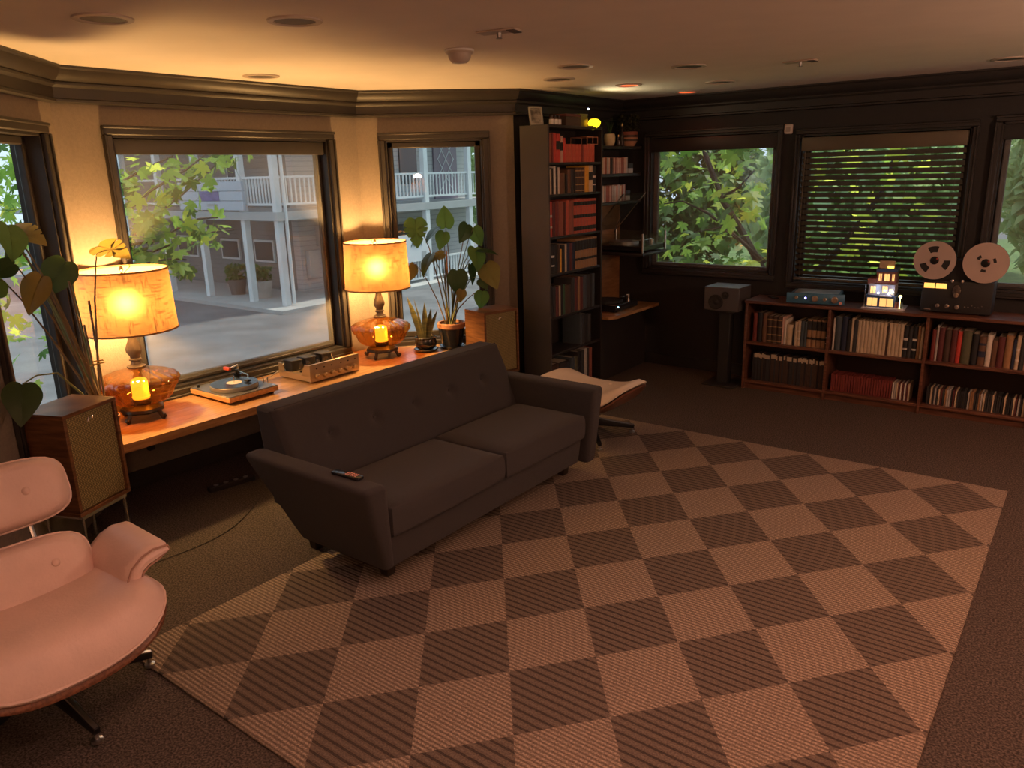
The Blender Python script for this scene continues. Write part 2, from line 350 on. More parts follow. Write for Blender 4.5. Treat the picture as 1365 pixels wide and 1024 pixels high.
MB().rbox((-2.11, 6.822, 0.935), (-0.91, 6.862, 0.957), 0.004, 1).build('bottom_rail', M_slat, bl, c)
for x in (-2.06, -1.66, -1.3, -0.96): MB().tube([(x, 6.815, 2.01), (x, 6.815, 0.95)], 0.0012, 5).build('cord', M_slat, bl, c)
MB().tube([(-2.075, 6.79, 2.0), (-2.08, 6.785, 1.25)], 0.004, 6).build('tilt_wand', M_slat, bl, c)

# ---------------------------------------------------------------- outside: ground, street, building
GZ = -1.5
M_asph = mat('asphalt', (0.15, 0.152, 0.16), 0.9, 0, 0.18, 1.2, bump=0.2, bscale=60)
M_walk = mat('concrete', (0.42, 0.42, 0.41), 0.85, 0, 0.08, 2)
def wavy(name, col, col2, sc, axis='Z'):
    ma, n, b = _new(name); b.inputs['Roughness'].default_value = 0.7
    tc = n.nodes.new('ShaderNodeTexCoord'); wv = n.nodes.new('ShaderNodeTexWave'); wv.bands_direction = axis; wv.wave_profile = 'SAW'; wv.inputs['Scale'].default_value = sc; wv.inputs['Distortion'].default_value = 0
    n.links.new(tc.outputs['Object'], wv.inputs[0]); rp = n.nodes.new('ShaderNodeValToRGB'); n.links.new(wv.outputs[0], rp.inputs[0])
    rp.color_ramp.elements[0].color = (*col2, 1); rp.color_ramp.elements[1].color = (*col, 1); rp.color_ramp.elements[1].position = 0.2
    n.links.new(rp.outputs[0], b.inputs['Base Color']); bp = n.nodes.new('ShaderNodeBump'); bp.inputs['Strength'].default_value = 0.5; bp.inputs['Distance'].default_value = 0.02
    n.links.new(wv.outputs[0], bp.inputs['Height']); n.links.new(bp.outputs[0], b.inputs['Normal']); return ma
M_siding = wavy('pale_siding', (0.44, 0.45, 0.46), (0.25, 0.26, 0.27), 2.2)
M_siding2 = wavy('grey_brown_siding', (0.2, 0.2, 0.2), (0.12, 0.12, 0.12), 2.2)
M_post = mat('white_paint', (0.68, 0.71, 0.72), 0.6, 0, 0.05, 3)
M_fascia = mat('grey_paint', (0.4, 0.41, 0.41), 0.6, 0, 0.06, 2)
M_pane = mat('dark_pane', (0.03, 0.035, 0.04), 0.15)
tag(MB().box((-60, -30, GZ - 0.2), (20, 60, GZ)).build('street', M_asph, smooth=False), 'grey asphalt street outside the bay window', kind='structure')
tag(MB().prism([(-16.6, 12.0), (-16.6, 24), (-19.3, 24), (-19.3, 14.5), (-34, 14.5), (-34, 12.0)], GZ, GZ + 0.1).build('pavement', M_walk, smooth=False), 'pale concrete walk under the porch posts', kind='structure')
tag(MB().prism([(-7.2, 9.5), (12, 9.5), (12, 40), (-22, 40)], GZ - 0.1, GZ + 0.03).build('lawn', mat('lawn_green', (0.12, 0.2, 0.06), 0.95, 0, 0.3, 3), smooth=False), 'grassy ground behind the garden trees', kind='structure')
bo = Vector((-18.2, 13.6, GZ)); bd = thing('porch_building', 'two-storey pale building with white posts and balcony across the street', 'building', bo)
def bp_(name, lo, hi, ma, parent=None): return MB().box(lo, hi).build(name, ma, parent or bd, bo, smooth=False)
bp_('wall', (-34, 14.6, GZ), (-19.3, 14.9, 0.83), M_siding2); bp_('wall', (-34, 14.6, 1.05), (-19.3, 14.9, 4.4), M_siding2)
bp_('wall', (-19.3, 14.6, GZ), (-19.0, 22.6, 0.83), M_siding); bp_('wall', (-19.3, 14.6, 1.05), (-19.0, 22.6, 4.4), M_siding)
bp_('wall', (-34, 22.3, GZ), (-19.0, 22.6, 4.4), M_siding)
MB().prism([(-17.1, 12.5), (-17.1, 22.6), (-19.2, 22.6), (-19.2, 14.7), (-34, 14.7), (-34, 12.5)], 0.83, 1.05).build('balcony_deck', M_fascia, bd, bo, smooth=False)
MB().prism([(-16.8, 12.2), (-16.8, 22.9), (-34, 22.9), (-34, 12.2)], 4.2, 4.45).build('roof', mat('shingle', (0.12, 0.11, 0.11), 0.9, 0, 0.2, 8), bd, bo, smooth=False)
def post(x, y, z0, z1, w=0.085): bp_('post', (x - w, y - w, z0), (x + w, y + w, z1), M_post)
for x in (-17.25, -18.72, -20.85, -22.9, -25.0):
    post(x, 12.65, GZ + 0.1, 0.83); post(x, 12.65, 1.05, 4.2)
for y in (15.4, 18.19, 20.3, 22.3):
    post(-17.2, y, GZ + 0.1, 0.83); post(-17.2, y, 1.05, 4.2)
MB().tube([(-17.12, 12.80, GZ + 0.15), (-17.12, 12.80, 4.2)], 0.045, 8).build('downspout', M_post, bd, bo)
rail = lambda lo, hi: bp_('rail', lo, hi, M_post)
for z in (1.24, 1.93):
    rail((-34, 12.62, z - 0.03), (-17.2, 12.68, z + 0.03)); rail((-17.23, 12.65, z - 0.03), (-17.17, 22.5, z + 0.03))
for z in (-1.28, -0.68): rail((-17.23, 15.4, z - 0.03), (-17.17, 22.4, z + 0.03))
bal = MB().box((-0.018, -0.018, 0), (0.018, 0.018, 0.69)).mesh('baluster', M_post, False)
bal2 = MB().box((-0.018, -0.018, 0), (0.018, 0.018, 0.6)).mesh('baluster', M_post, False)
for k in range(31): inst('baluster', bal, bd, Matrix.Translation(Vector((-17.4 - k * 0.135, 12.65, 1.24)) - bo))
for k in range(12): inst('baluster', bal, bd, Matrix.Translation(Vector((-17.2, 12.8 + k * 0.15, 1.24)) - bo))
for k in range(30): inst('baluster', bal, bd, Matrix.Translation(Vector((-17.2, 16.5 + k * 0.15, 1.24)) - bo))
for k in range(34): inst('baluster', bal2, bd, Matrix.Translation(Vector((-17.2, 16.4 + k * 0.13, -1.28)) - bo))
for (x0, x1, z0, z1) in ((-23.0, -22.0, -0.58, 0.06), (-21.2, -20.2, -0.6, 0.08), (-22.2, -21.4, 1.6, 3.0), (-25.6, -24.4, -0.6, 0.1)):
    f = bp_('window', (x0, 14.53, z0), (x1, 14.62, z1), M_post); MB().box((x0 + 0.06, 14.52, z0 + 0.06), (x1 - 0.06, 14.54, z1 - 0.06)).build('pane', M_pane, f, bo, smooth=False)
for (y0, y1, z0, z1) in ((15.2, 16.0, -0.1, 0.5), (14.75, 15.1, -1.0, -0.2)): bp_('utility_box', (-18.98, y0, z0), (-18.8, y1, z1), M_fascia)
d = bp_('door', (-18.99, 20.55, 1.05), (-18.93, 21.75, 3.05), mat('plum_door', (0.2, 0.16, 0.2), 0.5))
for k in range(3):
    for sgn in (-1, 1):
        zc = 1.5 + k * 0.6
        MB().tube([(-18.92, 21.15 - 0.42, zc - 0.62 * sgn + 0.3), (-18.92, 21.15 + 0.42, zc + 0.62 * sgn + 0.3)], 0.016, 4).build('lattice', M_post, d, bo)
bp_('door', (-18.99, 17.0, 1.05), (-18.94, 17.9, 2.9), M_siding2); bp_('window', (-18.99, 18.9, 1.6), (-18.94, 19.7, 2.9), M_pane)
bp_('window', (-18.99, 18.6, -0.9), (-18.94, 20.2, 0.3), M_pane)
# notice boards on the building
so = Vector((-20.0, 12.5, 1.08)); sg = thing('notice_board', 'pale sign of three boards with a purple panel on the balcony rail', 'sign', so)
M_sign = mat('pale_blue_board', (0.5, 0.55, 0.62), 0.6, 0, 0.03, 4)
for k in range(3): MB().rbox((-21.58, 12.47, 1.09 + k * 0.257), (-18.47, 12.56, 1.335 + k * 0.257), 0.006, 1).build('board', M_sign, sg, so)
MB().box((-20.48, 12.455, 1.34), (-19.54, 12.475, 1.59)).build('purple_panel', mat('purple_print', (0.16, 0.15, 0.34), 0.6, 0, 0.35, 3, (1, 1, 5)), sg, so, smooth=False)
MB().box((-20.15, 12.462, 1.19), (-19.65, 12.475, 1.26)).build('grey_print', M_fascia, sg, so, smooth=False)
so = Vector((-17.0, 17.2, -0.7)); sg = thing('porch_banner', 'white lettered banner on the porch rail behind the smaller potted plant', 'sign', so)
MB().box((-17.1, 16.3, -0.72), (-17.06, 18.05, 0.12)).build('banner', mat('banner_white', (0.7, 0.72, 0.74), 0.6), sg, so, smooth=False)
tx = bpy.data.curves.new('lettering', 'FONT'); tx.body = 'ALLY'; tx.size = 0.24; tx.align_x = 'RIGHT'; tx.extrude = 0.004
_tmp = bpy.data.objects.new('text_source', tx); COL.objects.link(_tmp); bpy.context.view_layer.update()
_me = bpy.data.meshes.new_from_object(_tmp.evaluated_get(bpy.context.evaluated_depsgraph_get())); bpy.data.objects.remove(_tmp); _me.materials.append(mat('sign_ink', (0.1, 0.16, 0.16), 0.6))
to = inst('lettering', _me, sg)
to.matrix_local = Matrix.Translation((-0.05, 0.62, 0.45)) @ Matrix(((0, 0, 1, 0), (1, 0, 0, 0), (0, 1, 0, 0), (0, 0, 0, 1)))
MB().box((-17.055, 17.75, -0.66), (-17.05, 17.95, -0.42)).build('small_print', M_fascia, sg, so, smooth=False)
# planters on the porch
def tuft(mb, c, r, h, n, seed, w=0.05):
    q = random.Random(seed)
    for _ in range(n):
        a = q.uniform(0, 6.283); rr = r * math.sqrt(q.random()); z = q.uniform(0.1, 1) * h
        p = Vector((c[0] + rr * math.cos(a), c[1] + rr * math.sin(a), c[2] + z)); s = w * q.uniform(0.6, 1.4)
        M = Matrix.Translation(p) @ Matrix.Rotation(q.uniform(0, 6.28), 4, 'Z') @ Matrix.Rotation(q.uniform(-1.2, 1.2), 4, 'X')
        mb.add([M @ Vector(v) for v in ((0, -s, 0), (s * 0.55, 0, s * 0.15), (0, s * 1.2, 0), (-s * 0.55, 0, s * 0.15))], [(0, 1, 2, 3)])
M_bush = leafmat('shrub_leaf', (0.06, 0.13, 0.03), (0.2, 0.4, 0.06), 0.35)
M_terra = mat('pale_pot', (0.4, 0.37, 0.34), 0.8, 0, 0.1, 6)
for i, (u, v, h, rr, lb) in enumerate(((350, 397, 0.5, 0.3, 'pale planter tub with a shrub beside the porch corner post'), (318, 392, 0.45, 0.28, 'dark planter tub with a shrub in the middle of the porch'))):
    p = atz(u, v, GZ + 0.1); p.y = max(p.y, 13.2); t = thing('porch_planter', lb, 'planter', (p.x, p.y, GZ + 0.1))
    MB().lathe([(0.01, 0), (rr * 0.7, 0), (rr, h), (rr * 0.88, h), (rr * 0.85, h - 0.06), (0.01, h - 0.06)], 16).build('tub', M_terra if i == 0 else mat('dark_pot', (0.1, 0.09, 0.085), 0.8), t)
    mb = MB(); tuft(mb, (0, 0, h - 0.05), 0.3, 0.45, 160, i, 0.09); mb.build('foliage', M_bush, t, smooth=False)
# ---------------------------------------------------------------- trees outside
half = [(90, 1.0), (80, .72), (74, .62), (66, .42), (58, .66), (50, .72), (42, .95), (32, .7), (24, .66), (14, .4), (6, .5), (-6, .62), (-14, .64), (-30, .42), (-50, .36), (-72, .3)]
outl = [(math.cos(R(a)) * r, math.sin(R(a)) * r) for a, r in half]; outl = outl + [(0, -.12)] + [(-x, y) for x, y in outl[::-1][:-1]]
def maple(ma, name='leaf'):
    mb = MB(); vs = [(0, 0, 0)] + [(x * .5, y * .5, -.14 * abs(x) * .5 + .05 * y) for x, y in outl]
    n = len(outl); mb.add(vs, [(0, 1 + i, 1 + (i + 1) % n) for i in range(n)])
    mb.tube([(0, -.05, 0), (0.02, -.3, .02), (0.0, -.5, .08)], 0.008, 3, False); return mb.mesh(name, ma, False)
LM = [leafmat('maple_mid', (0.20, 0.36, 0.06), (0.45, 0.70, 0.12), 0.5), leafmat('maple_dark', (0.05, 0.12, 0.025), (0.12, 0.27, 0.04), 0.4), leafmat('maple_lit', (0.4, 0.5, 0.06), (0.9, 0.95, 0.15), 0.65)]  # maple_lit has sunlight put into its leaf colour
LME = [maple(x) for x in LM]
M_bark = mat('bark', (0.05, 0.04, 0.032), 0.9, 0, 0.2, 20, (1, 1, .2))
def leaf_matrix(p, size, q, face=None):
    f = (Vector((q.uniform(-.9, .9), q.uniform(-.9, .9), q.uniform(-.2, 1)))).normalized()
    z = ((CAM - p).normalized() * 0.55 + f * 0.8).normalized() if face is None else face
    a = q.uniform(-1, 1); x = Vector((math.cos(a), math.sin(a), q.uniform(-.3, .3)))
    M = frame(p, x, z); return M @ Matrix.Rotation(math.pi + q.uniform(-1, 1), 4, 'Z') @ Matrix.Scale(size, 4)
def leaf_tree(name, label, root, spots, limbs, group, wts, wf=None):
    """spots: (point, size) list, the largest in view first; the first 300 are single leaves"""
    t = thing(name, label, 'tree', root, group=group); rv = Vector(root); q = random.Random(len(spots))
    for lm in limbs: MB().tube([Vector(p) for p, r in lm], [r for p, r in lm], 7).build('branch', M_bark, t, rv)
    mbs = [MB(), MB(), MB()]
    for i, (p, s) in enumerate(spots):
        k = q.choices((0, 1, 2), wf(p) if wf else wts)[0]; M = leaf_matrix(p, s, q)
        if i < 300: inst('leaf', LME[k], t, Matrix.Translation(-rv) @ M)
        else: mbs[k].add([M @ Vector((x * .5, y * .5, -.07 * abs(x))) for x, y in [(0, 0)] + outl], [(0, 1 + j, 1 + (j + 1) % len(outl)) for j in range(len(outl))])
    for k, mb in enumerate(mbs):
        if mb.v: tag(mb.build('foliage', LM[k], t, rv, smooth=False), kind='stuff')
    return t
# maple at the bay: twigs reach in front of the wide window and fill the far left one
q = random.Random(3); spots = []
twigs = [[(150, 345), (190, 300), (240, 262), (285, 222), (310, 205)], [(150, 300), (200, 255), (250, 225), (275, 205)], [(150, 355), (205, 335), (262, 312), (312, 306)], [(150, 250), (180, 232), (230, 208)], [(150, 330), (200, 322), (265, 292), (290, 290)], [(150, 378), (190, 352), (225, 345), (248, 346)], [(140, 400), (175, 375), (210, 352)]]
limbs = []
for tw in twigs:
    X = q.uniform(-6.4, -5.7); pts = [atx(u, v, X - 0.12 * i) for i, (u, v) in enumerate(tw)]
    limbs.append([(p, 0.012 - 0.0018 * i) for i, p in enumerate(pts)])
    for i in range(len(pts) - 1):
        for _ in range(15 if i < 2 else 8):
            p = pts[i].lerp(pts[i + 1], q.random()) + Vector((q.uniform(-.2, .2), q.uniform(-.11, .11), q.uniform(-.13, .08))); spots.append((p, q.uniform(.17, .27)))
for _ in range(190):
    d = ray(q.uniform(-80, 92), q.uniform(160, 470)); t_ = q.uniform(6.0, 7.6); spots.append((CAM + d * t_, q.uniform(.13, .22)))
for _ in range(170):
    d = ray(q.uniform(-70, 84), q.uniform(165, 360)); spots.insert(0, (CAM + d * q.uniform(5.9, 7.2), q.uniform(.16, .24)))
for _ in range(260):
    d = ray(q.uniform(-300, 60), q.uniform(-50, 600)); spots.append((CAM + d * q.uniform(7.0, 10.0), q.uniform(.14, .24)))
spots = [s for s in spots if s[0].x < -5.15 or s[0].x + s[0].y < -3.3]
trunk = Vector((-8.2, 0.3, GZ))
limbs.append([(trunk, 0.16), (trunk + Vector((0.1, 0.1, 2.0)), 0.12), (trunk + Vector((0.6, 0.6, 3.2)), 0.07), (atx(150, 320, -6.1), 0.02)])
limbs.append([(trunk + Vector((0.1, 0.1, 2.0)), 0.1), (trunk + Vector((-0.3, -0.5, 3.8)), 0.04)])
leaf_tree('maple_tree', 'green maple with lobed leaves reaching over the wide bay window', trunk, spots, limbs, 'maples outside', (0.72, 0.2, 0.08))
# maple behind the black wall
q = random.Random(11); near = []; far = []
for _ in range(300):
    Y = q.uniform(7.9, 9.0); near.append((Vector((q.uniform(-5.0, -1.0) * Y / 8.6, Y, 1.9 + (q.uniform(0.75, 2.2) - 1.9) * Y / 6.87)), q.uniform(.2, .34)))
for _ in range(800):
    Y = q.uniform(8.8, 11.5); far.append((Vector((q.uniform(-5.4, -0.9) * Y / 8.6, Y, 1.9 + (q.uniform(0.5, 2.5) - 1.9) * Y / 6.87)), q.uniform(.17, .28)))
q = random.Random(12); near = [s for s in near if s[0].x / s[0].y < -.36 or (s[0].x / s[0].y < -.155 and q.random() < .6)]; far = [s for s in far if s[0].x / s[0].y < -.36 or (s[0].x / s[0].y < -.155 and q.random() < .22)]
trunk = aty(1018, 372, 8.7); trunk.z = GZ
lb = [[(trunk, .07), (aty(1018, 362, 8.7), .05), (aty(990, 310, 8.7), .042), (aty(962, 265, 8.75), .035), (aty(940, 205, 8.8), .03), (aty(930, 150, 8.9), .02)],
      [(aty(1020, 350, 8.65), .03), (aty(985, 318, 8.6), .022), (aty(945, 285, 8.55), .016), (aty(910, 268, 8.5), .01), (aty(885, 272, 8.45), .007)],
      [(aty(962, 265, 8.75), .02), (aty(985, 250, 8.7), .014), (aty(1005, 228, 8.7), .008)],
      [(aty(1000, 330, 8.65), .012), (aty(960, 303, 8.5), .01), (aty(925, 310, 8.5), .006)],
      [(trunk + Vector((0, 0, 1.6)), .05), (aty(1120, 330, 8.8), .03), (aty(1180, 250, 8.9), .02), (aty(1200, 180, 9.0), .012)]]
leaf_tree('maple_tree', 'dense green maple close behind the black wall windows', trunk, near + far, lb, 'maples outside', (0.42, 0.43, 0.15), lambda p: (0.3, 0.08, 0.62) if p.x / p.y > -.36 else (0.42, 0.43, 0.15))  # more sun-coloured leaves behind the blind, standing in for brighter daylight
# greenery further off
def far_tree(label, p, rx, rz, n, seed, ma, size=0.2):
    t = thing('leafy_tree', label, 'tree', (p[0], p[1], GZ), group='trees further off'); q = random.Random(seed); mb = MB()
    for _ in range(n * 2):
        a, b_ = q.uniform(0, 6.283), math.acos(q.uniform(-1, 1)); r = 0.55 + 0.45 * q.random() ** .5
        c = Vector((rx * r * math.sin(b_) * math.cos(a), rx * r * math.sin(b_) * math.sin(a), rz + 0.6 + rz * r * math.cos(b_)))
        M = Matrix.Translation(c) @ Matrix.Rotation(q.uniform(0, 6.28), 4, 'Z') @ Matrix.Rotation(q.uniform(-1.3, 1.3), 4, 'X'); s = size * q.uniform(.6, 1.3)
        mb.add([M @ Vector(v) for v in ((0, -s, 0), (s * .6, 0, s * .2), (0, s, 0), (-s * .6, 0, s * .2))], [(0, 1, 2, 3)])
    MB().tube([(0, 0, 0), (0, 0, rz), (0.2, 0.1, rz * 1.5)], [0.2, 0.15, 0.05], 8).build('trunk', M_bark, t)
    tag(mb.build('foliage', ma, t, smooth=False), kind='stuff')
LA = leafmat('far_leaf', (0.38, 0.5, 0.26), (0.5, 0.65, 0.3), 0.45); LB = leafmat('far_leaf_dark', (0.08, 0.15, 0.05), (0.16, 0.28, 0.08), 0.4)
far_tree('tall leafy tree at the end of the pale building', (-20.5, 27.5), 3.2, 3.6, 2600, 1, LA)
far_tree('broad dark tree behind the near maple on the lawn', (-9.5, 18.0), 3.0, 2.3, 2600, 2, LB)
far_tree('round pale green tree beyond the slatted blind', (-3.4, 14.5), 1.9, 2.0, 2200, 3, LA)
far_tree('hazy green tree beyond the window at the far right', (0.3, 18.2), 2.0, 2.4, 2600, 4, LA)
far_tree('dark green tree on the right of the lawn', (5.8, 21.0), 3.0, 3.0, 2200, 5, LB)
far_tree('tall dark tree behind the bay maple', (-16.0, -2.0), 3.5, 4.0, 2600, 6, LB)
far_tree('pale green tree at the back of the lawn', (-4.5, 27.0), 4.0, 3.5, 2600, 7, LA)
# ---------------------------------------------------------------- rug
def rugmat():
    ma, n, b = _new('woven_rug'); b.inputs['Roughness'].default_value = 0.95; b.inputs['Specular IOR Level'].default_value = 0.1
    N = n.nodes.new; L = n.links.new
    tc = N('ShaderNodeTexCoord'); sp = N('ShaderNodeSeparateXYZ'); L(tc.outputs['Object'], sp.inputs[0])
    def mth(op, a, b_=None, c=None):
        x = N('ShaderNodeMath'); x.operation = op
        for i, y in enumerate((a, b_, c)):
            if y is None: continue
            if isinstance(y, (int, float)): x.inputs[i].default_value = y
            else: L(y, x.inputs[i])
        return x.outputs[0]
    nz = N('ShaderNodeTexNoise'); nz.inputs['Scale'].default_value = 60; L(tc.outputs['Object'], nz.inputs[0]); wob = mth('MULTIPLY', mth('SUBTRACT', nz.outputs[0], 0.5), 0.012)
    X = mth('ADD', sp.outputs[0], wob); Y = sp.outputs[1]
    a = mth('DIVIDE', X, 0.2265 * 2); c = mth('DIVIDE', Y, 0.2755 * 2)
    fi = mth('FLOOR', mth('SUBTRACT', a, c)); fj = mth('FLOOR', mth('ADD', a, c))
    chk = mth('MODULO', mth('ADD', mth('ADD', fi, fj), 100), 2)        # 0 dark, 1 light
    st = mth('SINE', mth('MULTIPLY', mth('ADD', Y, mth('MULTIPLY', wob, 0.5)), 2 * math.pi / 0.036))
    dk = mth('GREATER_THAN', st, 0.62)
    rib = mth('SINE', mth('MULTIPLY', Y, 2 * math.pi / 0.018))
    fine = N('ShaderNodeTexNoise'); fine.inputs['Scale'].default_value = 150; fine.inputs['Detail'].default_value = 4; L(tc.outputs['Object'], fine.inputs[0])
    def mix(f, A, B):
        x = N('ShaderNodeMix'); x.data_type = 'RGBA'
        if isinstance(f, (int, float)): x.inputs[0].default_value = f
        else: L(f, x.inputs[0])
        for i, y in ((6, A), (7, B)):
            if isinstance(y, tuple): x.inputs[i].default_value = (*y, 1)
            else: L(y, x.inputs[i])
        return x.outputs[2]
    darkc = mix(dk, (0.185, 0.152, 0.125), (0.045, 0.038, 0.036))
    lightc = mix(mth('MULTIPLY', mth('ADD', rib, 1), 0.5), (0.19, 0.15, 0.118), (0.49, 0.40, 0.315))
    col = mix(chk, darkc, lightc); L(mix(mth('MINIMUM', mth('MAXIMUM', mth('MULTIPLY_ADD', fine.outputs[0], 3.0, -1.15), 0.0), 0.7), col, (0.09, 0.072, 0.06)), b.inputs['Base Color'])
    bp = N('ShaderNodeBump'); bp.inputs['Strength'].default_value = 0.6; bp.inputs['Distance'].default_value = 0.006
    L(mth('ADD', mth('MULTIPLY', rib, 0.5), mth('MULTIPLY', fine.outputs[0], 1.0)), bp.inputs['Height']); L(bp.outputs[0], b.inputs['Normal']); return ma
ro = Vector((-2.525, 2.596, 0))
tag(MB().rbox((-3.01, 1.235, 0.001), (-0.24, 5.09, 0.013), 0.005, 2).build('area_rug', rugmat(), None, ro), 'large woven rug with beige and striped brown diamonds on the carpet', 'rug').location = ro

# ---------------------------------------------------------------- sofa
M_sofa = mat('charcoal_tweed', (0.052, 0.049, 0.051), 0.9, 0, 0.22, 420, bump=0.5, bscale=500, spec=0.15, sheen=0.1)
M_leg = mat('dark_leg', (0.02, 0.014, 0.01), 0.5)
so = Vector((-2.85, 3.05, 0)); sf = thing('sofa', 'charcoal two-seat sofa with flared arms and button-tufted back', 'sofa', so)
MB().hexa(((-3.06, 2.22, .1), (-2.47, 2.22, .1), (-2.47, 3.9, .1), (-3.06, 3.9, .1), (-3.12, 2.17, .285), (-2.44, 2.17, .285), (-2.44, 3.89, .285), (-3.12, 3.89, .285)), 0.02, 3).build('base', M_sofa, sf, so)
for s in (0, 1):
    Yf = lambda y, z: y if s == 0 else (6.03 - y if z > .3 else 6.15 - y)
    pts = [(-3.08, 2.2, .1), (-2.47, 2.2, .1), (-2.45, 2.262, .1), (-3.08, 2.262, .1), (-3.23, 2.005, .605), (-2.345, 2.005, .605), (-2.33, 2.135, .605), (-3.23, 2.135, .605)]
    pts = [(x, Yf(y, z), z) for x, y, z in pts]
    if s: pts = [(-3.08, 3.90, .1), (-2.41, 3.90, .1), (-2.40, 3.995, .1), (-3.08, 3.995, .1), (-3.23, 3.89, .605), (-2.345, 3.89, .605), (-2.355, 4.015, .605), (-3.23, 4.015, .605)]
    MB().hexa(pts, 0.03, 4).build('arm', M_sofa, sf, so)
    # the rear foot of the arm leans forward
mb = MB(); ny, nz = 120, 34; y0, y1 = 2.14, 3.925
btn = [(2.42, .625), (2.73, .622), (3.04, .625), (3.35, .625), (3.66, .628)]
def bx(y, z):
    t = (z - .3) / (.805 - .3); x = -2.925 - 0.195 * t + 0.02 * math.sin(math.pi * min(1, max(0, t)))
    for by, bz in btn: x -= 0.026 * math.exp(-(((y - by) / .03) ** 2 + ((z - bz) / .026) ** 2))
    return x
vs = []; fs = []
ring = []
for j in range(ny + 1):
    e = j / ny; y = y0 + (y1 - y0) * e; ed = min(e, 1 - e) * (y1 - y0); rr = 0.035
    ins = 0 if ed >= rr else rr - math.sqrt(max(0, rr * rr - (rr - ed) ** 2))
    col = []
    for i in range(nz + 1): z = .3 + (.785 - .3) * i / nz; col.append((bx(y, z) - ins, y, z))
    f = col[-1][0]; b_ = -3.285 + ins
    col += [(f - .006, y, .798), (f - .02, y, .806 - ins * .6), (b_ + .03, y, .808 - ins * .6), (b_ + .008, y, .8 - ins * .5), (b_, y, .785), (b_ + .06, y, .3)]
    ring.append(col)
L_ = len(ring[0]); vs = [p for c_ in ring for p in c_]
for j in range(ny):
    for i in range(L_): a, b_ = i, (i + 1) % L_; fs.append((j * L_ + a, j * L_ + b_, (j + 1) * L_ + b_, (j + 1) * L_ + a))
fs.append(tuple(range(L_))); fs.append(tuple(ny * L_ + k for k in range(L_ - 1, -1, -1)))
bk = mb.add(vs, fs).build('backrest', M_sofa, sf, so, angle=50)
MB().tube([(-3.135, 2.16, .806), (-3.135, 3.91, .806)], 0.004, 6).build('piping', M_sofa, bk, so)
for by, bz in btn: MB().sphere(0.011, (bx(by, bz) + .001, by, bz), 10, (0.6, 1, 1)).build('button', M_sofa, bk, so)
def cushion(y0, y1, x0, x1, z0, z1, name='seat_cushion'):
    b = bmesh.new(); bmesh.ops.create_cube(b, size=1.0)
    bmesh.ops.subdivide_edges(b, edges=b.edges[:], cuts=13, use_grid_fill=True)
    for v in b.verts:
        x, y, z = v.co * 2
        k = 0.07
        def sq(a, bb): return a
        ex, ey = 1 - abs(x) ** 6, 1 - abs(y) ** 9
        zz = z * (0.80 + 0.2 * (max(ex, 0) * max(ey, 0)) ** .4) + (0.14 * max(0, 1 - x * x) * max(0, 1 - y * y) if z > 0 else 0)
        xx = x * (1 - 0.03 * abs(z) ** 3); yy = y * (1 - 0.02 * abs(z) ** 3)
        xx *= 1 - 0.02 * abs(y) ** 6
        v.co = ((x0 + x1) / 2 + xx * (x1 - x0) / 2, (y0 + y1) / 2 + yy * (y1 - y0) / 2, (z0 + z1) / 2 + zz * (z1 - z0) / 2)
    return MB().bm(b).build(name, M_sofa, sf, so, angle=60)
cushion(2.215, 3.055, -2.93, -2.40, .275, .45); cushion(3.065, 3.865, -2.93, -2.395, .275, .455)
for x, y in ((-2.57, 2.31), (-3.11, 2.31), (-2.57, 3.86), (-3.11, 3.84)):
    zf = .0132 if x > -2.9 else 0
    MB().hexa(((x - .025, y - .025, zf), (x + .025, y - .025, zf), (x + .025, y + .025, zf), (x - .025, y + .025, zf), (x - .035, y - .035, .11), (x + .035, y - .035, .11), (x + .035, y + .035, .11), (x - .035, y + .035, .11)), .004, 1).build('leg', M_leg, sf, so)
# remote control
p = atz(463, 634, .612); rc = thing('remote_control', 'slim black remote control with pink buttons on the sofa arm', 'remote', (p.x, p.y, .606), R(3))
MB().rbox((-.085, -.02, 0), (.085, .02, .016), .006, 2).build('case', mat('gloss_black', (.02, .02, .022), .25), rc)
M_pink = mat('pink_rubber', (.75, .35, .28), .6)
for i in range(5):
    for j in range(3): MB().rbox((-.002 + i * .014, -.014 + j * .011, .0155), (.008 + i * .014, -.006 + j * .011, .019), .002, 1).build('button', M_pink, rc)

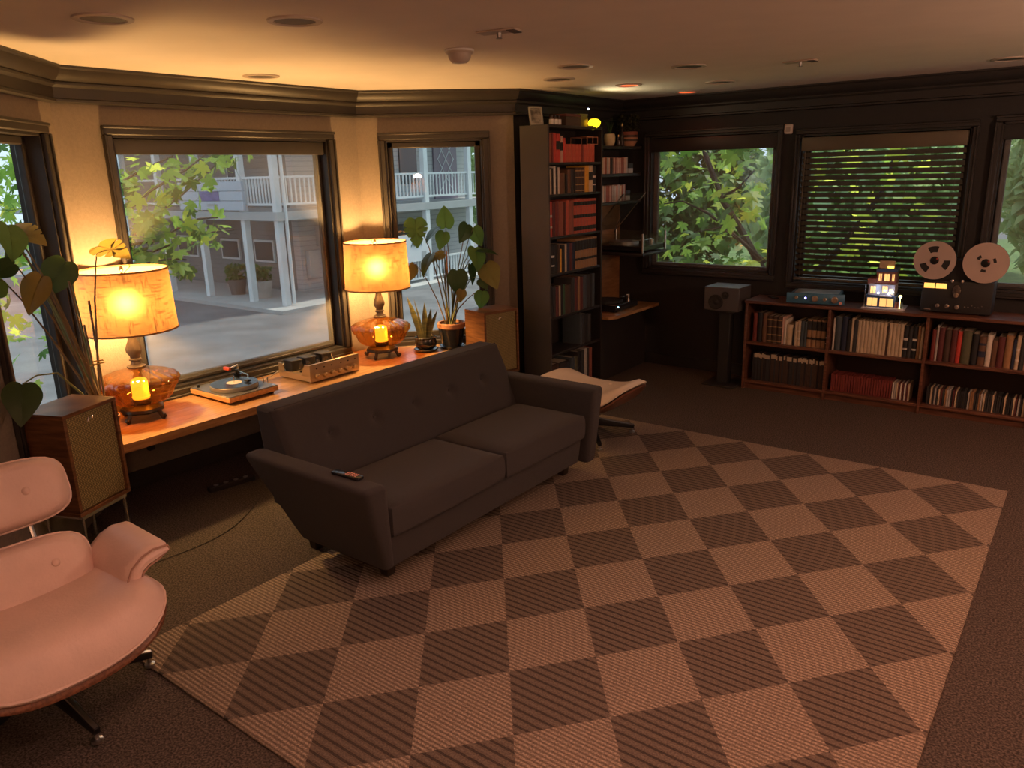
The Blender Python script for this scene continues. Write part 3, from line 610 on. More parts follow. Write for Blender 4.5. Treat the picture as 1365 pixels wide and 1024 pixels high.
# ---------------------------------------------------------------- lounge chair and ottoman
M_lea = mat('pale_leather', (0.68, 0.50, 0.44), 0.42, 0, 0.06, 6, bump=0.18, bscale=90, spec=0.4)
M_lea2 = mat('cream_leather', (0.72, 0.6, 0.47), 0.42, 0, 0.06, 6, bump=0.18, bscale=90, spec=0.4)
M_pipe = mat('leather_piping', (0.42, 0.25, 0.2), 0.5)
M_ply = wood('rosewood_ply', (0.10, 0.04, 0.022), (0.2, 0.085, 0.045), 0.35, 5, (2, 18, 18))
M_alu = mat('cast_aluminium', (0.6, 0.6, 0.6), 0.28, 1.0)
def plan(w, d, p=4.0, n=48):
    out = []
    for k in range(n):
        a = 2 * math.pi * k / n; c, s = math.cos(a), math.sin(a); r = (abs(c) ** p + abs(s) ** p) ** (-1 / p); out.append((w * r * c, d * r * s))
    return out
def pad(w, d, th, bend, p=4.0, rings=9, n=48, puff=1.0, low=0.0):
    """cushion over a rounded-rectangle plan (half sizes w, d) on a bent surface"""
    mb = MB(); pl = plan(w, d, p, n); vs = []; fs = []
    lv = [(k / rings) for k in range(1, rings + 1)]
    vs.append((0, 0, bend(0, 0) + th * puff))
    for t in lv:
        h = th * (0.25 + 0.75 * (max(0, 1 - t ** 6)) ** 0.5)
        for x, y in pl: vs.append((x * t, y * t, bend(x * t, y * t) + h * (puff if t < .98 else 1)))
    for x, y in pl: vs.append((x * 1.01, y * 1.01, bend(x, y) + th * .12))
    for x, y in pl: vs.append((x * .97, y * .97, bend(x, y) - low))
    vs.append((0, 0, bend(0, 0) - low)); L = rings + 2
    for k in range(n): fs.append((0, 1 + k, 1 + (k + 1) % n))
    for r in range(L - 1):
        for k in range(n): a = 1 + r * n; fs.append((a + k, a + n + k, a + n + (k + 1) % n, a + (k + 1) % n))
    a = 1 + (L - 1) * n
    for k in range(n): fs.append((a + k, len(vs) - 1, a + (k + 1) % n))
    return mb.add(vs, fs), pl
def shell(w, d, th, bend, p=4.0, n=48, M=None, bowl=0.0):
    mb = MB(); pl = plan(w, d, p, n); vs = []; fs = []
    R_ = [0.25, .5, .75, .9, 1.0]
    for off in (0, -th):
        vs.append((0, 0, bend(0, 0) + off - (bowl if off else 0)))
        for t in R_:
            for x, y in pl: vs.append((x * t, y * t, bend(x * t, y * t) + off - (bowl * (1 - t ** 5) if off else 0)))
    m_ = 1 + len(R_) * n
    for base, rv in ((0, False), (m_, True)):
        for k in range(n): fs.append((base, base + 1 + k, base + 1 + (k + 1) % n))
        for r in range(len(R_) - 1):
            for k in range(n): a = base + 1 + r * n; fs.append((a + k, a + n + k, a + n + (k + 1) % n, a + (k + 1) % n))
    for k in range(n): a = 1 + (len(R_) - 1) * n; fs.append((a + k, m_ + a + k, m_ + a + (k + 1) % n, a + (k + 1) % n))
    if M: vs = [M @ Vector(v) for v in vs]
    return mb.add(vs, fs)
def cushion_unit(parent, M, w, d, th, bend, lm, pname, sname, p=4.0, btn=(), pm=None, bowl=0.0):
    mb, pl = pad(w, d, th, bend, p, low=.004)
    def X(m_): m_.v = [tuple(M @ Vector(v)) for v in m_.v]; return m_
    o = X(mb).build(pname, lm, parent, angle=70)
    loop = [M @ Vector((x * 1.005, y * 1.005, bend(x, y) + th * .16)) for x, y in pl]; loop += [loop[0], loop[1]]
    MB().tube(loop, .0065, 6, False).build('piping', pm or lm, o)
    X(shell(w * 1.01, d * 1.01, .014, lambda x, y: bend(x, y) - .006, p, bowl=bowl)).build(sname, M_ply, parent, angle=70)
    for bx_, by_ in btn: X(MB().sphere(.016, (bx_, by_, bend(bx_, by_) + th * .99), 10, (1, 1, .45))).build('button', lm, o)
    return o
def star_base(parent, angs, rl, zh, rtop, cap=None):
    MB().lathe([(.001, .095), (.045, .095), (.05, .14), (.03, .16), (.022, .2), (.022, zh), (.001, zh)], 20).build('column', M_black, parent)
    for a in angs:
        M = Matrix.Rotation(R(a), 4, 'Z')
        lg = MB().hexa(((.03, -.03, .085), (rl, -.012, .035), (rl, .012, .035), (.03, .03, .085), (.03, -.022, .14), (rl + .005, -.012, .062), (rl + .005, .012, .062), (.03, .022, .14)), .004, 2, M).build('leg', M_black, parent)
        MB().hexa(((.05, -.009, .137), (rl, -.009, .0615), (rl, .009, .0615), (.05, .009, .137), (.05, -.006, .143), (rl, -.007, .0655), (rl, .007, .0655), (.05, .006, .143)), 0, 1, M).build('leg_cap', cap or M_alu, lg)
        MB().lathe([(.001, 0), (.02, 0), (.02, .012), (.008, .016), (.008, .05), (.001, .05)], 14, M=M @ Matrix.Translation((rl - .012, 0, 0))).build('glide', M_alu, lg)
ch = thing('lounge_chair', 'pale leather lounge chair on a swivel star base at the rug corner', 'chair', (-2.93, .885, .013), R(-2))
sb = lambda x, y: .05 * (y / .36) ** 2 + .045 * x - .09 * max(0, (x - .12) / .2) ** 2
cushion_unit(ch, Matrix.Translation((.125, .005, .325)), .29, .38, .105, sb, M_lea, 'seat', 'seat_shell', 3.4, ((-.17, .15), (-.17, -.15)), M_lea)
def tilt(cx, cz, ang):   # local x -> up along the back, y -> side, z -> towards the sitter
    up = Vector((-math.sin(R(ang)), 0, math.cos(R(ang)))); fr_ = Vector((math.cos(R(ang)), 0, math.sin(R(ang))))
    M = Matrix((up, Vector((0, -1, 0)), fr_)).transposed().to_4x4()
    M = Matrix((up, fr_.cross(up), fr_)).transposed().to_4x4(); M.translation = (cx, 0, cz); return M
bb = lambda x, y: .03 * (y / .36) ** 2
cushion_unit(ch, tilt(-.115, .455, 22), .14, .28, .08, bb, M_lea, 'lower_backrest', 'lower_shell', 4.0, ((0.03, .14), (0.03, -.14)))
cushion_unit(ch, tilt(-.255, .745, 22), .125, .288, .075, lambda x, y: .025 * (y / .36) ** 2, M_lea, 'headrest', 'head_shell', 4.0, ((0, .13), (0, -.13)))
for y in (-.13, .13):
    MB().tube([(-.12, y, .36), (-.165, y, .5), (-.21, y, .6), (-.275, y, .74)], .010, 8).build('spine', M_alu, ch)
for s in (1, -1):
    pr = [(.29, .345), (.295, .39), (.302, .435), (.318, .475), (.35, .502), (.395, .518), (.45, .535)]
    mb = MB(); vs = []; fs = []; nx = 16
    def arm_sec(t, grow=0.0):
        x = -.15 + .37 * t; e = min(t, 1 - t) * .37; k = 0 if e > .06 else (.06 - math.sqrt(max(0, .06 ** 2 - (.06 - e) ** 2)))
        a = []
        for i, (y, z) in enumerate(pr):
            f = (k / .06) * .3
            yy, zz = y + (.4 - y) * f * .5, z + (.5 - z) * f
            a.append((yy, zz))
        th = .058 * (1 - (k / .06) ** 2 * .75) ; out = []
        for i, (y, z) in enumerate(a):
            q0, q1 = a[max(0, i - 1)], a[min(len(a) - 1, i + 1)]; d = Vector((q1[0] - q0[0], q1[1] - q0[1])).normalized(); nrm = Vector((-d.y, d.x)); ee = .35 if i in (0, len(a) - 1) else 1
            out.append((y + nrm.x * th * .62 * ee, z + nrm.y * th * .62 * ee))
        back = []
        for i, (y, z) in enumerate(a):
            q0, q1 = a[max(0, i - 1)], a[min(len(a) - 1, i + 1)]; d = Vector((q1[0] - q0[0], q1[1] - q0[1])).normalized(); nrm = Vector((-d.y, d.x)); ee = .35 if i in (0, len(a) - 1) else 1
            back.append((y - nrm.x * th * .38 * ee, z - nrm.y * th * .38 * ee))
        return x, out + back[::-1]
    for k in range(nx + 1):
        x, sec = arm_sec(k / nx); vs += [(x, s * y, z) for y, z in sec]
    n_ = len(sec)
    for k in range(nx):
        for i in range(n_): fs.append((k * n_ + i, k * n_ + (i + 1) % n_, (k + 1) * n_ + (i + 1) % n_, (k + 1) * n_ + i))
    fs.append(tuple(range(n_))); fs.append(tuple(nx * n_ + i for i in range(n_ - 1, -1, -1)))
    o = mb.add(vs, fs).build('armrest', M_lea, ch, angle=60)
    x, sec = arm_sec(1.0 - .5 / nx); MB().tube([(x + .004, s * y, z) for y, z in sec] + [(x + .004, s * sec[0][0], sec[0][1])], .004, 5, False).build('piping', M_pipe, o)
    MB().rbox((-.08, s * .345 - .01, .34), (.16, s * .345 + .01, .42), .006, 1).build('arm_bracket', M_black, ch)
star_base(ch, [4.5 + 72 * k for k in range(5)], .378, .31, .05)
MB().rbox((-.1, -.09, .285), (.2, .09, .31), .006, 1).build('mount_plate', M_black, ch)

ot = thing('ottoman', 'cream leather ottoman with a curved wooden shell at the end of the sofa', 'ottoman', (-2.83, 4.60, .013))
ob = lambda x, y: .115 * (abs(x) / .35) ** 3 - .06 * max(0, abs(y / .28) - .55) ** 2
o = cushion_unit(ot, Matrix.Translation((.02, 0, .30)), .355, .285, .085, ob, M_lea2, 'cushion', 'wood_shell', 4.2, ((-.1, .1), (-.1, -.1), (.1, .1), (.1, -.1)), bowl=.055)
star_base(ot, [45, 135, 225, 315], .343, .25, .05, M_black)

# ---------------------------------------------------------------- window bench
M_oak = wood('honey_oak', (0.34, 0.175, 0.07), (0.5, 0.29, 0.13), 0.35, 5, (14, 1.2, 14), 0.2)
BZ = .52; bo_ = Vector((-4.4, 3.1, 0)); bn = thing('window_bench', 'long honey-coloured wooden bench top running along the bay window', 'bench', bo_)
poly = [(-4.745, 4.275), (-4.745, 2.08), (-4.42, 1.755), (-4.2, 1.755), (-4.105, 1.86), (-4.105, 4.915)]
MB().prism(poly[::-1], BZ - .05, BZ).build('top', M_oak, bn, bo_, smooth=False)
for y in (2.3, 3.2, 4.1):
    MB().rbox((-4.735, y - .02, BZ - .29), (-4.70, y + .02, BZ - .05), .003, 1).box((-4.735, y - .02, BZ - .085), (-4.3, y + .02, BZ - .05)).build('bracket', M_trimd, bn, bo_)

# ---------------------------------------------------------------- loudspeakers on stands
M_walnut = wood('walnut', (0.11, 0.047, 0.02), (0.22, 0.10, 0.042), 0.4, 4, (1.5, 1.5, 14))
def grillemat():
    ma, n, b = _new('gold_grille'); b.inputs['Roughness'].default_value = 0.5; b.inputs['Metallic'].default_value = 0.2
    tc = n.nodes.new('ShaderNodeTexCoord'); ck = n.nodes.new('ShaderNodeTexWave'); ck.wave_type = 'BANDS'; ck.bands_direction = 'Z'; ck.inputs['Scale'].default_value = 38; ck.inputs['Distortion'].default_value = 3; ck.inputs['Detail Scale'].default_value = 20
    n.links.new(tc.outputs['Object'], ck.inputs[0]); c2 = n.nodes.new('ShaderNodeTexWave'); c2.bands_direction = 'Y'; c2.inputs['Scale'].default_value = 38; c2.inputs['Distortion'].default_value = 2
    n.links.new(tc.outputs['Object'], c2.inputs[0]); mu = n.nodes.new('ShaderNodeMath'); mu.operation = 'MULTIPLY'; n.links.new(ck.outputs[1], mu.inputs[0]); n.links.new(c2.outputs[1], mu.inputs[1])
    rp = n.nodes.new('ShaderNodeValToRGB'); n.links.new(mu.outputs[0], rp.inputs[0]); rp.color_ramp.elements[0].color = (.10, .08, .03, 1); rp.color_ramp.elements[1].color = (.58, .46, .2, 1); rp.color_ramp.elements[1].position = .6
    n.links.new(rp.outputs[0], b.inputs['Base Color']); bp = n.nodes.new('ShaderNodeBump'); bp.inputs['Strength'].default_value = .6; bp.inputs['Distance'].default_value = .004
    n.links.new(mu.outputs[0], bp.inputs['Height']); n.links.new(bp.outputs[0], b.inputs['Normal']); return ma
M_grille = grillemat()
def speaker(FL, FR, label, slabel):
    a, b_ = Vector((*FL, 0)), Vector((*FR, 0)); w_ = .34; d = (b_ - a).normalized(); n = Vector((d.y, -d.x, 0)); c = (a + b_) / 2 - n * .135; ang = math.atan2(n.y, n.x)
    t = thing('loudspeaker', label, 'speaker', (c.x, c.y, .33), ang, 'vintage floor speakers'); H_ = .52; D = .135
    mb = MB(); tk = .019
    mb.rbox((-D, -w_ / 2, 0), (D, w_ / 2, tk), .002, 1).rbox((-D, -w_ / 2, H_ - tk), (D, w_ / 2, H_), .002, 1).rbox((-D, -w_ / 2, tk), (D, -w_ / 2 + tk, H_ - tk), .002, 1).rbox((-D, w_ / 2 - tk, tk), (D, w_ / 2, H_ - tk), .002, 1).box((-D, -w_ / 2 + tk, tk), (-D + .02, w_ / 2 - tk, H_ - tk))
    mb.build('cabinet', M_walnut, t)
    g = MB().rbox((D - .05, -w_ / 2 + tk + .002, tk + .002), (D - .012, w_ / 2 - tk - .002, H_ - tk - .002), .003, 1).build('grille', M_grille, t)
    zz = H_ - .06
    MB().tube([(D - .009, -.02, zz - .012), (D - .009, -.012, zz + .008), (D - .009, -.006, zz - .006), (D - .009, .002, zz + .004), (D - .009, .01, zz - .004), (D - .009, .014, zz + .010), (D - .009, .022, zz + .002)], .003, 5).build('badge', M_steel, g)
    s = thing('speaker_stand', slabel, 'stand', (c.x, c.y, 0), ang, 'metal speaker stands')
    for x in (-.11, .11):
        MB().rbox((x - .012, -.15, .305), (x + .012, .15, .329), .003, 1).build('rail', M_steel, s)
        for y in (-.14, .14): MB().tube([(x, y, .31), (x, y, 0)], .008, 8).build('leg', M_steel, s)
    for y in (-.14, .14): MB().rbox((-.11, y - .01, .307), (.11, y + .01, .327), .003, 1).build('rail', M_steel, s)
speaker((-3.772, 1.443), (-3.907, 1.771), 'walnut floor speaker with gold grille behind the lounge chair', 'thin metal stand under the speaker behind the lounge chair')
speaker((-3.763, 4.559), (-3.669, 4.901), 'walnut floor speaker with gold grille behind the far end of the sofa', 'thin metal stand under the speaker behind the sofa')

# ---------------------------------------------------------------- table lamps
def shademat():
    ma = bpy.data.materials.new('linen_shade'); ma.use_nodes = True; n = ma.node_tree; n.nodes.clear()
    out = n.nodes.new('ShaderNodeOutputMaterial'); tc = n.nodes.new('ShaderNodeTexCoord')
    cols = []
    for st in ((9, 9, 95), (85, 85, 9)):
        mp = n.nodes.new('ShaderNodeMapping'); mp.inputs['Scale'].default_value = st; n.links.new(tc.outputs['Object'], mp.inputs[0])
        no = n.nodes.new('ShaderNodeTexNoise'); no.inputs['Scale'].default_value = 1.6; no.inputs['Detail'].default_value = 2; n.links.new(mp.outputs[0], no.inputs[0]); cols.append(no)
    mn = n.nodes.new('ShaderNodeMath'); mn.operation = 'MINIMUM'; n.links.new(cols[0].outputs[0], mn.inputs[0]); n.links.new(cols[1].outputs[0], mn.inputs[1])
    rp = n.nodes.new('ShaderNodeValToRGB'); n.links.new(mn.outputs[0], rp.inputs[0]); rp.color_ramp.elements[0].position = .36; rp.color_ramp.elements[1].position = .45
    rp.color_ramp.elements[0].color = (.045, .02, .005, 1); rp.color_ramp.elements[1].color = (.11, .058, .018, 1)
    tr = n.nodes.new('ShaderNodeBsdfTranslucent'); n.links.new(rp.outputs[0], tr.inputs[0]); df = n.nodes.new('ShaderNodeBsdfDiffuse'); df.inputs[0].default_value = (.62, .52, .38, 1)
    mx = n.nodes.new('ShaderNodeMixShader'); mx.inputs[0].default_value = .5; n.links.new(df.outputs[0], mx.inputs[1]); n.links.new(tr.outputs[0], mx.inputs[2]); rf = n.nodes.new('ShaderNodeBsdfRefraction'); rf.inputs['Roughness'].default_value = 1.0; rf.inputs['IOR'].default_value = 1.25; rf.inputs[0].default_value = (.5, .3, .12, 1)
    m2 = n.nodes.new('ShaderNodeMixShader'); m2.inputs[0].default_value = .04; n.links.new(mx.outputs[0], m2.inputs[1]); n.links.new(rf.outputs[0], m2.inputs[2]); n.links.new(m2.outputs[0], out.inputs[0]); return ma
M_shade = shademat(); M_rim = mat('shade_trim', (.35, .17, .06), .7)
M_amber = thin_glass('amber_glass', (0.80, 0.50, 0.17), 0.02, 2.0, 0.08, (0.35, 0.16, 0.04))
M_candle = emit('candle_glow', (1.0, 0.42, 0.05), 2.6)
M_bronze = mat('dark_bronze', (.07, .05, .03), .4, .7, .2, 30)
M_column = mat('weathered_column', (.13, .10, .075), .5, .3, .2, 25)
LAMPW = 70.0
def lamp(c, rs, label):
    t = thing('table_lamp', label, 'lamp', (c[0], c[1], BZ), 0.4, 'amber glass table lamps')
    MB().lathe([(.02, .04), (.10, .042), (.122, .055), (.118, .072), (.085, .088), (.02, .09)], 28, mod=lambda k, n, z: 1 + .05 * math.sin(k * 2 * math.pi * 7 / n)).build('base', M_bronze, t)
    for k in range(4):
        M = Matrix.Rotation(k * math.pi / 2, 4, 'Z')
        MB().tube([M @ Vector(p) for p in ((.07, 0, .06), (.10, 0, .066), (.115, 0, .045), (.128, 0, .02), (.142, 0, .012), (.15, 0, .02), (.145, 0, .03))], [.018, .016, .013, .012, .013, .01, .006], 8).sphere(.013, M @ Vector((.132, 0, .013)), 10).build('foot', M_bronze, t)
    lobes = 18
    g = [(.055, .088), (.10, .094), (.15, .112), (.178, .14), (.188, .165), (.195, .185), (.21, .2), (.222, .22), (.226, .24), (.22, .254), (.2, .268), (.165, .282), (.12, .295), (.08, .306), (.05, .315), (.035, .32)]
    MB().lathe(g, 108, mod=lambda k, n, z: 1 + .034 * math.cos(k * 2 * math.pi * lobes / n) * (1 if .1 < z < .3 else .2)).build('glass_body', M_amber, t, angle=80)
    MB().lathe([(.001, .12), (.045, .12), (.052, .135), (.048, .14), (.048, .225), (.042, .24), (.02, .25), (.001, .25)], 20).build('inner_candle', M_candle, t)
    MB().lathe([(.02, .088), (.05, .092), (.056, .12), (.03, .125)], 16).build('candle_cup', M_bronze, t)
    MB().lathe([(.001, .312), (.05, .315), (.052, .325), (.03, .335), (.026, .355), (.036, .36), (.036, .366), (.026, .372), (.028, .385), (.042, .41), (.044, .43), (.036, .455), (.026, .48), (.024, .505), (.04, .518), (.042, .528), (.018, .536), (.018, .56), (.001, .56)], 24, mod=lambda k, n, z: 1 + (.04 * math.cos(k * 2 * math.pi * 8 / n) if .4 < z < .46 else 0)).build('column', M_column, t)
    MB().lathe([(.015, .56), (.018, .62), (.012, .64)], 12).build('socket', M_brass, t)
    MB().tube([(.03, 0, .57), (.05, 0, .64), (.05, 0, .76), (.02, 0, .85), (0, 0, .865), (-.02, 0, .85), (-.05, 0, .76), (-.05, 0, .64), (-.03, 0, .57)], .003, 6).build('harp', M_brass, t)
    MB().lathe([(.001, .86), (.008, .862), (.005, .885), (.012, .895), (.009, .912), (.001, .918)], 12).build('finial', M_brass, t)
    zb, zt_ = .545, .895
    sh = MB().lathe([(rs, zb), (rs * .945, zt_)], 64).build('shade', M_shade, t)
    for k in range(3): a = k * 2.094; MB().tube([(0, 0, .865), (rs * .945 * math.cos(a), rs * .945 * math.sin(a), zt_ - .01)], .0025, 5).build('spider', M_brass, t)
    for z, r_ in ((zb, rs), (zt_, rs * .945)): MB().lathe([(r_ + .003, z - .005), (r_ + .003, z + .005), (r_ - .003, z + .005), (r_ - .003, z - .005)], 64, closed=True).build('shade_rim', M_rim, sh)
    MB().sphere(.03, (0, 0, .62), 12, (1, 1, 1.2)).build('bulb', emit('bulb_glow', (1.0, 0.62, 0.22), 4.0), t)
    for dz, pw in ((.70, LAMPW),):
        l = pointlight('lamp_light', (0, 0, dz), (1.0, 0.54, 0.18), pw, .05); l.parent = t
    l = pointlight('candle_light', (0.07, 0, .19), (1.0, 0.45, 0.08), .5, .02); l.parent = t
lamp((-4.50, 2.185), .262, 'amber glass table lamp with linen shade beside the turntable')
lamp((-4.43, 4.10), .250, 'amber glass table lamp with linen shade beside the potted plants')
# ---------------------------------------------------------------- turntable and amplifier on the bench
M_ash = wood('ash_plinth', (0.45, 0.22, 0.09), (0.6, 0.33, 0.15), .4, 5, (1, 12, 12))
M_vinyl = mat('vinyl', (.012, .012, .013), .22, 0, .0)
M_grey = mat('grey_metal', (.34, .33, .32), .35, .6)
to_ = Vector((-4.475, 2.795, BZ)); tt = thing('turntable', 'record player with wooden plinth and tonearm on the bench', 'turntable', to_)
MB().rbox((-.225, -.185, .018), (.225, .185, .05), .003, 1).build('plinth', M_ash, tt)
MB().rbox((-.222, -.182, .0502), (.222, .182, .056), .002, 1).build('top_plate', mat('slate_plate', (.09, .09, .10), .3), tt)
for x, y in ((-.18, -.15), (.18, -.15), (-.18, .15), (.18, .15)): MB().cyl(.022, 0, .018, 14, (x, y)).build('foot', M_black, tt)
pc = (.03, -.015)
pt = MB().lathe([(.001, .058), (.15, .058), (.152, .064), (.152, .084), (.149, .087), (.001, .087)], 48, (pc[0], pc[1], 0)).build('platter', M_grey, tt)
MB().lathe([(.003, .0872), (.15, .0872), (.15, .0892), (.003, .0892)], 48, (pc[0], pc[1], 0)).build('record', M_vinyl, pt)
MB().disc(.05, 32, (pc[0], pc[1], .0895)).build('record_label', mat('cream_label', (.6, .52, .42), .6), pt, smooth=False)
MB().cyl(.004, .087, .13, 10, pc).build('spindle', M_steel, pt)
pv = Vector((-.14, .125, 0))
MB().cyl(.028, .056, .095, 18, (pv.x, pv.y)).cyl(.014, .095, .125, 14, (pv.x, pv.y)).build('arm_base', M_black, tt)
ar = MB().tube([pv + Vector((-.06, .03, .118)), pv + Vector((0, 0, .118)), (.02, .10, .115), (.09, .05, .105)], [.005, .005, .004, .004], 8).build('tonearm', M_steel, tt)
MB().tube([pv + Vector((-.085, .042, .118)), pv + Vector((-.045, .022, .118))], .017, 14).build('counterweight', M_black, ar)
MB().rbox((.075, .03, .094), (.115, .06, .106), .002, 1).build('headshell', M_black, ar)
MB().tube([(-.17, .15, .056), (-.17, .15, .15), (-.12, .05, .15)], .004, 8).build('cue_lift', M_steel, tt)
MB().rbox((-.155, .03, .14), (-.09, .05, .162), .003, 1).build('cartridge_block', mat('red_block', (.35, .05, .03), .4), tt)
MB().cyl(.009, .056, .075, 12, (-.18, -.15)).build('speed_knob', M_black, tt)
MB().cyl(.011, .056, .0585, 14, (.2, .165)).build('badge', M_steel, tt)
for k, (x, y) in enumerate(((.1, .16), (.14, .165))): MB().cyl(.004, .056, .10, 8, (x, y)).build('arm_rest', M_steel, tt)
tag(MB().tube([(-4.66, 2.99, BZ + .03), (-4.62, 3.06, BZ + .012), (-4.57, 3.1, BZ + .02), (-4.59, 3.2, BZ + .035), (-4.6, 3.235, BZ + .04)], .005, 6).build('audio_cable', mat('cable_white', (.5, .45, .4), .5)), 'pale cable between the record player and the valve amplifier', 'cable')

M_gold = mat('champagne_metal', (.62, .47, .30), .35, .7)
ao = Vector((-4.42, 3.46, BZ)); am = thing('valve_amplifier', 'champagne-coloured valve amplifier with knobs on the bench', 'amplifier', ao)
MB().rbox((-.17, -.215, .012), (.165, .215, .05), .003, 1).build('chassis', M_gold, am)
fp = MB().rbox((.165, -.225, .008), (.182, .225, .132), .003, 1).build('front_panel', M_gold, am)
for y in (-.222, .216):
    MB().hexa(((-.17, y, .012), (.166, y, .012), (.166, y + .006, .012), (-.17, y + .006, .012), (-.17, y, .055), (.166, y, .055), (.166, y + .006, .055), (-.17, y + .006, .055))).hexa(((.08, y, .05), (.166, y, .05), (.166, y + .006, .05), (.08, y + .006, .05), (.125, y, .13), (.166, y, .13), (.166, y + .006, .13), (.125, y + .006, .13))).hexa(((-.17, y, .05), (-.10, y, .05), (-.10, y + .006, .05), (-.17, y + .006, .05), (-.17, y, .11), (-.135, y, .11), (-.135, y + .006, .11), (-.17, y + .006, .11))).build('side_cheek', M_gold, am)
for y in (-.15, -.03, .12): MB().rbox((-.14, y - .045, .05), (-.05, y + .045, .125), .005, 1).rbox((-.145, y - .05, .118), (-.045, y + .05, .128), .003, 1).build('transformer', M_blackm, am)
Mtube = thin_glass('valve_glass', (.85, .8, .7), .02, 1.5, .1, (.4, .3, .2))
for x, y in ((.01, -.16), (.01, -.1), (.03, -.03), (.03, .02), (.0, .07), (.05, .12)):
    MB().lathe([(.001, .05), (.014, .05), (.015, .095), (.01, .112), (.001, .116)], 14, (x, y, 0)).build('valve', Mtube, am); MB().cyl(.016, .05, .058, 14, (x, y)).build('valve_socket', M_black, am)
for i in range(6):
    y = -.17 + i * .068; Mk = Matrix.Translation((.182, y, .045)) @ Matrix.Rotation(R(90), 4, 'Y')
    MB().lathe([(.001, 0), (.017, 0), (.016, .022), (.012, .026), (.001, .026)], 18, M=Mk).build('knob', M_gold, fp)
for i in range(6):
    y = -.165 + i * .066 + (0.02 if i > 2 else 0); MB().box((.1815, y - .006, .094), (.1835, y + .006, .102)).build('switch', M_black, fp)
for x, y in ((-.13, -.18), (.13, -.18), (-.13, .18), (.13, .18)): MB().cyl(.014, 0, .012, 12, (x, y)).build('foot', M_black, am)

# ---------------------------------------------------------------- house plants
def leafshape(kind, ma, name='leaf'):
    """broad leaf lying in XY, stalk joint at the origin, tip along +Y, length 1"""
    pts = []
    N = 40
    for k in range(N + 1):
        t = k / N; a = t * math.pi
        x = .47 * math.sin(a) ** .8 * (1.05 - .45 * (1 - math.cos(a)) / 2 * .9); y = -.18 * math.sin(min(1, t * 6) * math.pi / 2) * (1 - t) ** 3 + t ** 1.25
        if k == 0: x, y = 0, 0.02
        if k == N: x, y = 0, 1
        if kind == 'split' and k in (17, 24, 30): x, y = x * .3, y * .88 + .05
        pts.append((x, y))
    full = pts + [(-x, y) for x, y in pts[::-1][1:-1]]
    c = (0, .45); mb = MB(); n = len(full)
    def zf(x, y): return -.28 * (y - .1) ** 2 * (1 if y > .1 else 0) + .16 * abs(x) - .25 * x * x
    vs = [(c[0], c[1], zf(*c))]
    for f in (.4, .75, 1.0):
        for x, y in full: xx, yy = c[0] + (x - c[0]) * f, c[1] + (y - c[1]) * f; vs.append((xx, yy, zf(xx, yy)))
    fs = [(0, 1 + i, 1 + (i + 1) % n) for i in range(n)]
    for r in range(2):
        for i in range(n): a = 1 + r * n; fs.append((a + i, a + n + i, a + n + (i + 1) % n, a + (i + 1) % n))
    mb.add(vs, fs); mb.tube([(0, .02, zf(0, .02) + .004), (0, .5, zf(0, .5) + .004), (0, .95, zf(0, .95) + .003)], [.012, .008, .003], 5, False)
    return mb.mesh(name, ma, True, 60)
PL = leafmat('monstera_leaf', (.07, .13, .03), (.26, .36, .06), .35, .2); PD = leafmat('monstera_leaf_dark', (.03, .06, .02), (.08, .14, .03), .2, .2); PY = leafmat('monstera_leaf_pale', (.2, .165, .05), (.34, .25, .05), .35, .15)
LH = {('heart', m_.name): leafshape('heart', m_) for m_ in (PL, PD, PY)}; LH.update({('split', m_.name): leafshape('split', m_) for m_ in (PL, PD, PY)})
M_stem = mat('stem_green', (.13, .16, .06), .6, 0, .2, 12); M_stemb = mat('stem_brown', (.16, .11, .05), .7, 0, .2, 12)
def plant(t, root, base, leaves, ref, stems=None, sr=.004):
    """leaves: (u, v of the stalk joint, du, dv towards the tip in the picture, depth offset, kind, material, facing)"""
    q = random.Random(5); rv = Vector(root)
    for (u, v, tu, tv, off, kind, ma, fz) in leaves:
        if u < 60: off += .5
        elif u < 200: off += .1
        p = atd(u, v, ref, off); tip = atd(tu, tv, ref, off + q.uniform(-.05, .08)); y = tip - p; size = y.length * 1.08; y.normalize()
        z = ((CAM - p).normalized() * fz[0] + UP * fz[1] + RIGHT * fz[2]); x = y.cross(z).normalized(); z = x.cross(y)
        M = Matrix((x, y, z)).transposed().to_4x4(); M = M @ Matrix.Scale(size, 4); M.translation = p - rv
        inst('leaf', LH[(kind, ma.name)], t, M)
        b_ = Vector(base) + Vector((q.uniform(-.03, .03), q.uniform(-.03, .03), 0)); mid = b_.lerp(p, .55) + Vector((0, 0, .06 + .1 * q.random())) * (1 if p.z > b_.z + .2 else 1.6)
        pts = [b_.lerp(mid, 0), b_.lerp(mid, .5) + Vector((0, 0, .03)), mid, mid.lerp(p, .6) + Vector((0, 0, .02)), p]
        MB().tube(pts, [sr * 1.5, sr * 1.3, sr, sr * .8, sr * .6], 6).build('stem', M_stem if q.random() < .6 else M_stemb, t, rv)
